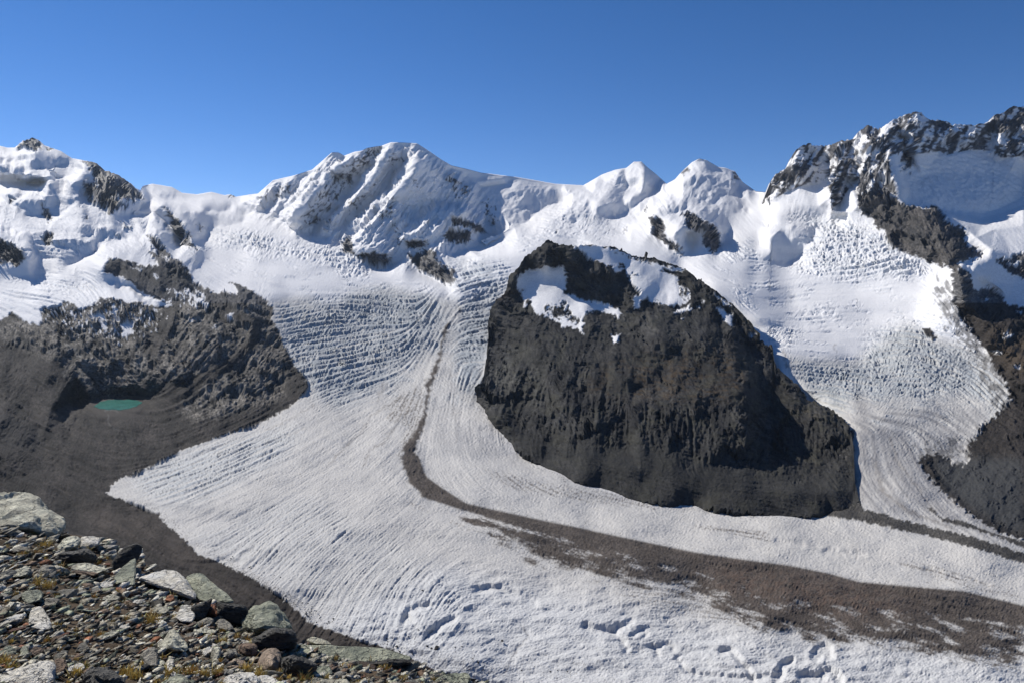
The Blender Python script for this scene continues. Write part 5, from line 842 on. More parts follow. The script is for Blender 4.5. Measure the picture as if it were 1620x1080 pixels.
cliff = blur(poly(Z(7, 60, 540, 420, 560, 520, 640, 700, 700, 1150, 700, 1560, 760, 1570, 900, 1250, 960, 1000, 940, 780, 860, 500, 820, 300, 800, 60, 680)), 10)
upr = blur(poly(Z(7, 60, 400, 320, 30, 700, 180, 700, 300, 480, 260, 380, 220, 200, 170, 150, 330, 100, 480)), 6) + blur(poly(Z(7, 850, 130, 1250, 460, 1250, 540, 1000, 340)), 6)
R2 = (1 - m_ns) * ((.45 + .55 * np.clip(cliff + upr, 0, 1)) * (.20 * FA + .10 * FB + .06 * FC) + fbm(90, 3.2, .014, 1.3, .9, 70, .8) + (.35 + .65 * cliff) * (.85 * L_big + .5 * L_mid + .3 * L_fine)  + cliff * vfold * .33 + upr * fbm(30, 3.4, .055, 1.7, .7, 60)) + m_ns * fbm(50, 10, .006)
SH2 = [Z(7, 1130, 600, 1250, 700, 1350, 700, 1460, 770, 1500, 800, 1560, 830, 1500, 900, 1480, 960, 1250, 960, 1230, 950, 1000, 930, 960, 880, 1130, 870, 1120, 760), Z(7, 400, 200, 500, 250, 600, 290, 690, 280, 710, 240, 640, 300, 560, 290, 450, 260, 390, 230),
       Z(7, 205, 185, 240, 160, 310, 130, 320, 160, 300, 185, 210, 210), Z(7, 680, 260, 710, 240, 710, 290, 680, 300), Z(7, 1120, 400, 1240, 460, 1250, 540, 1150, 520, 1080, 430, 1050, 350), Z(7, 790, 760, 900, 760, 960, 800, 960, 880, 860, 860, 800, 800), Z(7, 240, 560, 300, 600, 260, 680, 220, 660), Z(7, 370, 540, 420, 550, 380, 640, 350, 640),
       Z(7, 420, 640, 520, 660, 500, 740, 440, 700), Z(7, 170, 170, 230, 100, 290, 60, 320, 90, 310, 130, 220, 180, 180, 230), Z(7, 590, 380, 640, 310, 700, 290, 660, 350, 630, 400)]
R2 += facing(blur(warp(polys(SH2), JX * 1.5, JY * 1.5), 2.0), .75, .85, .5, 1 / 110.) * sstep(0, 14, GY - np.interp(GX[0], [p[0] for p in NTOP], [p[1] for p in NTOP])[None, :])
apron = blur(poly(Z(7, 0, 600, 100, 760, 200, 850, 400, 880, 600, 860, 780, 880, 980, 930, 1250, 985, 1400, 980, 1520, 980, 1600, 1000, 1700, 1200, 700, 1200, 300, 1000)), 9)
bed = fbm(22, 5, .045, 2.4, .55, 12, .9, ridged=True)
R2 = R2 * (1 - .7 * apron) + (1 - m_ns) * bed * .55 * (1 - apron) + apron * (.12 * band(5) + .35 * L_mid)
R2 = R2 * np.clip(sstep(-2, 16, 1354 - GX) + (GY < 655), 0, 1)
R2 += fbm(150, 50, .02, 1, 1) * np.clip((1354 - GX) / 60, 0, 1)
ebot = 1.2 * band(7) + 1.5 * band(18)
edge2 = 0.55 * band(6) + 0.8 * band(14) + 1.2 * band(34)
PX, PY, P, C = build_sheet(D2, R2.astype(np.float32), A2, lambda x: ntop(x) + np.where(x > 800, samp(edge2, x, ntop(x)) * np.where((x > 905) & (x < 1020), .25, 1), 0), lambda x: nbot(x) + samp(ebot, x, nbot(x)), 755, 1362, 1.2, 440, None, None)
P, C, PX, PY = skirt(P, C, PX, PY, [(25, -15), (80, -70), (180, -220), (300, -500)], [(6, -12), (10, -60)])
L_ = P[:, :1] + np.array([[[60, 60, -20.]]]); L2_ = P[:, :1] + np.array([[[90, 200, -200.]]])
Nn = normals_of(P)
ob, used = sheet_mesh('hill', P, C, np.ones((P.shape[0] - 1, P.shape[1] - 1), bool), MAT_ROCK)
smooth_normals(ob, Nn, used)
tag(ob, 'dark domed rock hill with two snow patches standing between the glaciers', None, None, 'structure')

# ---------------------------------------------------------------- lake
def mat_plain(name, col, rough=.8, spec=.3):
    m = bpy.data.materials.new(name); m.use_nodes = True; b = m.node_tree.nodes['Principled BSDF']
    b.inputs['Base Color'].default_value = (*col, 1); b.inputs['Roughness'].default_value = rough; b.inputs['Specular IOR Level'].default_value = spec
    return m
lk = Z(5, 495, 888, 520, 872, 540, 858, 585, 850, 640, 848, 700, 850, 745, 856, 760, 866, 735, 880, 700, 896, 650, 903, 590, 904, 540, 898)
bm = bmesh.new(); vs = []
for k in range(48):
    f = k / 48 * len(lk); i = int(f); a, b = lk[i], lk[(i + 1) % len(lk)]; x = a[0] + (f - i) * (b[0] - a[0]); y = a[1] + (f - i) * (b[1] - a[1]) + .45 * math.sin(k * 1.7) + .3 * math.sin(k * 0.9)
    rx, rz = ray(x, y); Yk = -544.3 / rz
    vs.append(bm.verts.new((rx * Yk, Yk, -544.3)))
bm.faces.new(vs); bmesh.ops.triangulate(bm, faces=bm.faces[:])
me = bpy.data.meshes.new('lake'); bm.to_mesh(me); bm.free()
mw = mat_plain('milky_green_water', (0.035, 0.20, 0.16), .25, .5)
n = mw.node_tree; no = n.nodes.new('ShaderNodeTexNoise'); no.inputs['Scale'].default_value = .02; ramp = n.nodes.new('ShaderNodeValToRGB'); g = n.nodes.new('ShaderNodeNewGeometry')
ramp.color_ramp.elements[0].position = .35; ramp.color_ramp.elements[0].color = (0.02, 0.14, 0.105, 1); ramp.color_ramp.elements[1].position = .65; ramp.color_ramp.elements[1].color = (0.035, 0.20, 0.155, 1)
n.links.new(g.outputs['Position'], no.inputs['Vector']); n.links.new(no.outputs['Fac'], ramp.inputs[0]); n.links.new(ramp.outputs[0], n.nodes['Principled BSDF'].inputs['Base Color'])
me.materials.append(mw); ob = bpy.data.objects.new('lake', me); COL.objects.link(ob); tag(ob, 'small green glacial lake in the dark valley at the left', None, None, 'structure')
print('hill', round(time.time() - T0, 1))
# ---------------------------------------------------------------- the stony viewpoint in the lower left corner
FPT = [(0, 830, 8.5), (100, 845, 8.0), (200, 882, 7.2), (300, 935, 6.5), (400, 975, 6.0), (450, 1010, 5.2), (650, 1045, 4.2), (770, 1080, 3.9), (0, 1080, 2.85), (100, 1080, 2.9), (250, 1080, 3.2), (450, 1080, 3.5), (700, 1080, 3.85), (0, 950, 4.6), (200, 950, 5.0)]
_a = []; _b = []
for (x, y, d) in FPT:
    rx, rz = ray(x, y); X_, Z_ = rx * d, rz * d
    _a.append([1, X_, d, d * d * .1, X_ * d * .1]); _b.append(Z_)
GCO = np.linalg.lstsq(np.array(_a), np.array(_b), rcond=None)[0]
def gz0(x, y):
    yc = np.clip(y, 1.0, 11)
    return GCO[0] + GCO[1] * x + GCO[2] * yc + GCO[3] * .1 * yc * yc + GCO[4] * .1 * x * yc
RIM = [(-400, 800), (-100, 815), (0, 828), (60, 836), (105, 843), (150, 850), (215, 872), (250, 905), (330, 945), (400, 985), (455, 1012), (520, 1030), (650, 1048), (700, 1066), (770, 1083), (900, 1130), (1100, 1200), (1800, 1330)]
def rim_py(px): return np.interp(px, [r[0] for r in RIM], [r[1] for r in RIM])
def ground_at(px, py):
    """distance at which a view ray meets the foreground slope"""
    rx, rz = ray(px, py)
    ys = np.linspace(0.8, 11, 400)
    d = np.asarray(rz)[..., None] * ys - gz0(np.asarray(rx)[..., None] * ys, ys)
    i = np.argmax(d < 0, axis=-1); i = np.where((d < 0).any(-1), i, 399); i = np.maximum(i, 1)
    d0 = np.take_along_axis(d, (i - 1)[..., None], -1)[..., 0]; d1 = np.take_along_axis(d, i[..., None], -1)[..., 0]
    t = np.clip(d0 / (d0 - d1 + 1e-9), 0, 1)
    return ys[i - 1] + t * (ys[1] - ys[0])
gxs = np.concatenate([np.linspace(-600, -100, 40, endpoint=False), np.linspace(-100, 850, 420, endpoint=False), np.linspace(850, 2000, 60)])
rimY = ground_at(gxs, rim_py(gxs))
NR = 260
rows = []
r2 = np.random.default_rng(3)
tt = np.linspace(0, 1, NR)
GP = np.zeros((NR + 14, len(gxs), 3)); 
for j, t in enumerate(tt):
    Yj = 1.2 + (rimY - 1.2) * t
    rx, _ = ray(gxs, 950 + 0 * gxs)
    GP[j, :, 0] = rx * Yj; GP[j, :, 1] = Yj
gx, gy = GP[:NR, :, 0], GP[:NR, :, 1]
from mathutils import noise as mnoise
nz = np.array([[mnoise.fractal(Vector((a * 3.2, b * 3.2, 0)), .8, 2.1, 5) for a, b in zip(ra, rb)] for ra, rb in zip(gx, gy)])
fade = np.clip((1 - tt) * 12, 0, 1)[:, None]
GP[:NR, :, 2] = gz0(gx, gy) + nz * .035 * (0.35 + 0.65 * fade) - 0.015
# over the rim and down the mountainside to the ice
last = GP[NR - 1]
prof = [(.05, -.06), (.15, -.25), (.4, -.7), (1, -1.6), (3, -4.2), (8, -10), (20, -22), (50, -48), (120, -105), (250, -205), (420, -330), (600, -455), (760, -560), (900, -660)]
rxl = last[:, 0] / last[:, 1]
for k, (dy, dz) in enumerate(prof):
    yy = last[:, 1] + dy
    GP[NR + k, :, 1] = yy; GP[NR + k, :, 0] = rxl * yy; GP[NR + k, :, 2] = last[:, 2] + dz
soil = np.array([0.085, 0.062, 0.040]) * (1 + .35 * np.clip(nz * 1.6, -1, 1))[..., None]
soil = np.concatenate([soil, np.repeat(soil[-1:], 14, 0)])
MAT_SOIL = mat_ground('gritty_soil', .95, .9, 60.0, .1, .45)
ob, used = sheet_mesh('ground', GP, soil.astype(np.float32), np.ones((NR + 13, len(gxs) - 1), bool), MAT_SOIL)
tag(ob, 'gritty brown soil of the viewpoint slope in the lower left corner', None, None, 'structure')

# ---------------------------------------------------------------- rock materials
def mat_rock(name, c1, c2, c3, scale=6.0, vein=0.5, lay=3.0, rough=.8, rlo=.6, rhi=1.5):
    warm = lambda c: (min(c[0] * 1.38, .87), min(c[1] * 1.27, .84), c[2] * 1.06); c1, c2, c3 = warm(c1), warm(c2), warm(c3)
    """layered schist: stretched noise for the foliation, blotches and fine grain, slight colour change from stone to stone"""
    m = bpy.data.materials.new(name); m.use_nodes = True; n = m.node_tree; L = n.links; b = n.nodes['Principled BSDF']
    tc = n.nodes.new('ShaderNodeTexCoord'); oi = n.nodes.new('ShaderNodeObjectInfo')
    va = n.nodes.new('ShaderNodeVectorMath'); va.operation = 'ADD'
    sc = n.nodes.new('ShaderNodeVectorMath'); sc.operation = 'SCALE'; sc.inputs['Scale'].default_value = 37.0
    L.new(oi.outputs['Location'], sc.inputs[0]); L.new(tc.outputs['Object'], va.inputs[0]); L.new(sc.outputs[0], va.inputs[1])
    mp = n.nodes.new('ShaderNodeMapping'); mp.inputs['Scale'].default_value = (1.0, 1.0, lay); L.new(va.outputs[0], mp.inputs['Vector'])
    def noise(s, d, r=.6, src=mp):
        t = n.nodes.new('ShaderNodeTexNoise'); t.inputs['Scale'].default_value = s; t.inputs['Detail'].default_value = d; t.inputs['Roughness'].default_value = r; L.new(src.outputs[0], t.inputs['Vector']); return t
    n1 = noise(scale, 5); n2 = noise(scale * 7, 4, .7); n3 = noise(scale * .6, 3, .5, va); n4 = noise(scale * 22, 2, .6, va)
    r = n.nodes.new('ShaderNodeValToRGB'); e = r.color_ramp.elements; e[0].position = .32; e[0].color = (*c1, 1); e[1].position = .66; e[1].color = (*c2, 1)
    L.new(n1.outputs['Fac'], r.inputs[0])
    mx = n.nodes.new('ShaderNodeMix'); mx.data_type = 'RGBA'; mx.inputs[7].default_value = (*c3, 1)
    r3 = n.nodes.new('ShaderNodeMapRange'); r3.inputs[1].default_value = .56; r3.inputs[2].default_value = .68; r3.inputs[4].default_value = vein; L.new(n3.outputs['Fac'], r3.inputs[0]); L.new(r3.outputs[0], mx.inputs[0]); L.new(r.outputs[0], mx.inputs[6])
    n5 = noise(scale * 1.6, 3, .55); ab = n.nodes.new('ShaderNodeMath'); ab.operation = 'SUBTRACT'; ab.inputs[1].default_value = .5; L.new(n5.outputs['Fac'], ab.inputs[0])
    aa = n.nodes.new('ShaderNodeMath'); aa.operation = 'ABSOLUTE'; L.new(ab.outputs[0], aa.inputs[0])
    ck = n.nodes.new('ShaderNodeMapRange'); ck.inputs[1].default_value = 0; ck.inputs[2].default_value = .016; ck.inputs[3].default_value = .25; ck.inputs[4].default_value = 1; L.new(aa.outputs[0], ck.inputs[0])
    cm = n.nodes.new('ShaderNodeVectorMath'); cm.operation = 'SCALE'; L.new(mx.outputs[2], cm.inputs[0]); L.new(ck.outputs[0], cm.inputs['Scale'])
    hv = n.nodes.new('ShaderNodeHueSaturation'); L.new(cm.outputs[0], hv.inputs['Color'])
    mr = n.nodes.new('ShaderNodeMapRange'); mr.inputs[1].default_value = .3; mr.inputs[2].default_value = .7; mr.inputs[3].default_value = .6; mr.inputs[4].default_value = 1.3; L.new(n2.outputs['Fac'], mr.inputs[0])
    ge = n.nodes.new('ShaderNodeNewGeometry'); rv = n.nodes.new('ShaderNodeMapRange'); rv.inputs[3].default_value = rlo; rv.inputs[4].default_value = rhi; L.new(ge.outputs['Random Per Island'], rv.inputs[0])
    mu = n.nodes.new('ShaderNodeMath'); mu.operation = 'MULTIPLY'; L.new(mr.outputs[0], mu.inputs[0]); L.new(rv.outputs[0], mu.inputs[1]); L.new(mu.outputs[0], hv.inputs['Value'])
    L.new(hv.outputs[0], b.inputs['Base Color'])
    add = n.nodes.new('ShaderNodeMath'); add.operation = 'MULTIPLY_ADD'; add.inputs[1].default_value = .5; L.new(n2.outputs['Fac'], add.inputs[0]); L.new(n1.outputs['Fac'], add.inputs[2])
    ad2 = n.nodes.new('ShaderNodeMath'); ad2.operation = 'MULTIPLY_ADD'; ad2.inputs[1].default_value = .12; L.new(n4.outputs['Fac'], ad2.inputs[0]); L.new(add.outputs[0], ad2.inputs[2])
    ad3 = n.nodes.new('ShaderNodeMath'); ad3.operation = 'MULTIPLY_ADD'; ad3.inputs[1].default_value = .25; L.new(ck.outputs[0], ad3.inputs[0]); L.new(ad2.outputs[0], ad3.inputs[2])
    bp = n.nodes.new('ShaderNodeBump'); bp.inputs['Strength'].default_value = 1.0; bp.inputs['Distance'].default_value = .3 / scale; L.new(ad3.outputs[0], bp.inputs['Height']); L.new(bp.outputs[0], b.inputs['Normal'])
    b.inputs['Roughness'].default_value = rough; b.inputs['Specular IOR Level'].default_value = .35
    return m
RM = {
 'pale': mat_rock('pale_grey_schist', (0.34, 0.33, 0.29), (0.78, 0.76, 0.67), (0.12, 0.13, 0.12)),
 'white': mat_rock('whitish_schist', (0.50, 0.49, 0.45), (0.80, 0.79, 0.73), (0.22, 0.22, 0.20)),
 'green': mat_rock('greenish_schist', (0.14, 0.17, 0.14), (0.42, 0.47, 0.39), (0.05, 0.06, 0.055)),
 'grey': mat_rock('grey_schist', (0.18, 0.172, 0.155), (0.46, 0.445, 0.40), (0.04, 0.042, 0.045)),
 'dark': mat_rock('dark_slate', (0.035, 0.036, 0.038), (0.10, 0.102, 0.104), (0.15, 0.155, 0.15), vein=.25),
 'rust': mat_rock('rusty_schist', (0.14, 0.055, 0.03), (0.36, 0.16, 0.09), (0.07, 0.04, 0.03)),
 'brown': mat_rock('brown_schist', (0.075, 0.05, 0.038), (0.20, 0.145, 0.115), (0.05, 0.04, 0.035)),
 'band': mat_rock('banded_pinkish_gneiss', (0.16, 0.12, 0.10), (0.44, 0.36, 0.31), (0.30, 0.25, 0.22), 5, .3, 7),
}
HC = {'pale': ((0.30, 0.30, 0.27), (0.66, 0.66, 0.60), (0.15, 0.15, 0.14)), 'white': ((0.50, 0.49, 0.45), (0.80, 0.79, 0.72), (0.30, 0.30, 0.27)), 'green': ((0.13, 0.155, 0.135), (0.36, 0.39, 0.335), (0.06, 0.07, 0.06)), 'grey': ((0.13, 0.13, 0.125), (0.34, 0.335, 0.315), (0.06, 0.06, 0.06)),
      'dark': ((0.035, 0.036, 0.038), (0.10, 0.102, 0.104), (0.16, 0.16, 0.155)), 'rust': ((0.16, 0.065, 0.035), (0.42, 0.19, 0.10), (0.08, 0.05, 0.035)), 'brown': ((0.085, 0.06, 0.045), (0.23, 0.165, 0.13), (0.06, 0.045, 0.035)), 'band': ((0.18, 0.135, 0.11), (0.46, 0.38, 0.32), (0.32, 0.27, 0.23))}
RH = {k: mat_rock('weathered_' + k + '_rock', *v, scale=(5 if k == 'band' else 4.5), lay=(7 if k == 'band' else 3.5), vein=.55, rlo=.92, rhi=1.05) for k, v in HC.items()}
def hull_mesh(pts, cuts=2, amp=.05, seed=0, layer=None):
    """angular stone: convex hull, worn edges, fractured faces"""
    bm = bmesh.new()
    for p in pts: bm.verts.new(p)
    bmesh.ops.convex_hull(bm, input=bm.verts[:], use_existing_faces=False)
    bmesh.ops.delete(bm, geom=[v for v in bm.verts if not v.link_faces], context='VERTS')
    bmesh.ops.dissolve_limit(bm, angle_limit=math.radians(9), verts=bm.verts[:], edges=bm.edges[:])
    co = np.array([v.co for v in bm.verts]); size = float((co.max(0) - co.min(0)).max()); small = float(np.sort(co.max(0) - co.min(0))[0])
    bmesh.ops.bevel(bm, geom=bm.edges[:] + bm.verts[:], offset=min(size * .025, small * .12), segments=1, affect='EDGES', clamp_overlap=True)
    bmesh.ops.triangulate(bm, faces=bm.faces[:])
    # even refinement: split every long triangle edge, in numpy-free plain loops
    bm.verts.ensure_lookup_table(); bm.verts.index_update()
    V = [v.co.copy() for v in bm.verts]; T = [[v.index for v in f.verts] for f in bm.faces]
    bm.free()
    for k in range(cuts):
        lim = size * (.30 / (1.75 ** k)); mid = {}; out = []
        def m_(a, b):
            q = (a, b) if a < b else (b, a)
            if q not in mid:
                if (V[a] - V[b]).length > lim: V.append((V[a] + V[b]) / 2); mid[q] = len(V) - 1
                else: mid[q] = None
            return mid[q]
        for a, b, c in T:
            x, y, z = m_(a, b), m_(b, c), m_(c, a); n_ = sum(q is not None for q in (x, y, z))
            if n_ == 0: out.append((a, b, c))
            elif n_ == 3: out += [(a, x, z), (x, b, y), (z, y, c), (x, y, z)]
            else:
                r = [q for q in (a, x, b, y, c, z) if q is not None]
                # rotate so that the fan starts at a midpoint
                s0 = next(i for i, q in enumerate(r) if q in (x, y, z)); r = r[s0:] + r[:s0]
                out += [(r[0], r[i], r[i + 1]) for i in range(1, len(r) - 1)]
        T = out
    bm = bmesh.new(); bv = [bm.verts.new(p) for p in V]
    for t in T:
        try: bm.faces.new([bv[i] for i in t])
        except ValueError: pass
    bm.normal_update()
    off = Vector((seed * 3.7, seed * 1.3, -seed * 2.1))
    mv = []
    for v in bm.verts:
        q = v.co / size
        a = mnoise.fractal(q * 3.5 + off, 1.0, 2.0, 3) * .8 + (mnoise.noise(q * 9 + off)) * .35
        if layer is not None:   # terraces along the foliation
            h = q.dot(layer) * 22 + mnoise.noise(q * 4 + off) * 2.2; a += (abs((h % 1.0) - .5) - .25) * 1.1
        mv.append(v.co + v.normal * a * amp * size)
    for v, c in zip(bm.verts, mv): v.co = c
    bmesh.ops.recalc_face_normals(bm, faces=bm.faces[:])
    return bm
def stone_obj(name, pts, mat, label, cat, group=None, cuts=3, amp=.03, seed=0, layer=None, smooth=False):
    c = np.array(pts).mean(0); zb = np.array(pts)[:, 2].min(); c[2] = zb
    bm = hull_mesh([Vector(p - c) for p in np.array(pts)], cuts, amp, seed, layer)
    me = bpy.data.meshes.new(name); bm.to_mesh(me); bm.free()
    me.materials.append(RH[mat])
    o = bpy.data.objects.new(name, me); o.location = c; COL.objects.link(o); tag(o, label, cat, group)
    return o
def hero(outline, Yd, mat, label, inner=(), depth=.35, kind='rock', seed=1, amp=.03, cuts=4, layer=(0.2, 0.1, 1), back=.9, sink=.06, Y2=None, tilt=None, mat_=None):
    """a stone whose near outline is traced, standing on the slope: outline ring, shrunken far ring and extra crest points (px, py, depth offset)"""
    o = np.array(outline, float); cx, cy = o.mean(0); pts = []
    if tilt is None: tilt = {'dark': .5, 'grey': 1.5, 'brown': 1.2, 'rust': 1.5}.get(mat, 2.1)
    yb_ = o[:, 1].max(); lean = lambda y: tilt * max(yb_ - y, 0) * Yd / F_PX
    for (x, y) in outline:
        d = Yd + (0 if Y2 is None else (x - o[:, 0].min()) / (np.ptp(o[:, 0]) + 1e-6) * (Y2 - Yd))
        d += lean(y); rx, rz = ray(x, y); pts.append((rx * d, d, rz * d))
        # far ring: lower and smaller so that the near outline stays the silhouette
        xb, yb = cx + (x - cx) * back, cy + (y - cy) * back; db = d + depth; rx, rz = ray(xb, yb); pts.append((rx * db, db, rz * db - .02))
    for (x, y, dd) in inner:
        d = Yd + dd * .6 + lean(y) + (0 if Y2 is None else (x - o[:, 0].min()) / (np.ptp(o[:, 0]) + 1e-6) * (Y2 - Yd)); rx, rz = ray(x, y); pts.append((rx * d, d, rz * d))
    zb = min(p[2] for p in pts)
    return stone_obj(kind, pts, mat, label, kind.replace('_', ' '), None, cuts, amp, seed, Vector(layer).normalized())
def zo(x0, y0, s, *c): return [(x0 + s * c[i], y0 + s * c[i + 1]) for i in range(0, len(c), 2)]
def ZA(*c): return zo(0, 770, 240 / 1620, *c)      # crops of the corner
def ZB(*c): return zo(200, 840, 240 / 1620, *c)
def ZC(*c): return zo(0, 920, 240 / 1620, *c)
def ZD_(*c): return zo(220, 920, 240 / 1620, *c)
def ZE(*c): return zo(400, 950, 380 / 1620, *c)
def zi(f, *c):
    out = []
    for i in range(0, len(c), 3): (x, y), = f(c[i], c[i + 1]); out.append((x, y, c[i + 2]))
    return out
def gd(px, py): return float(ground_at(np.array([px * 1.0]), np.array([py * 1.0]))[0])
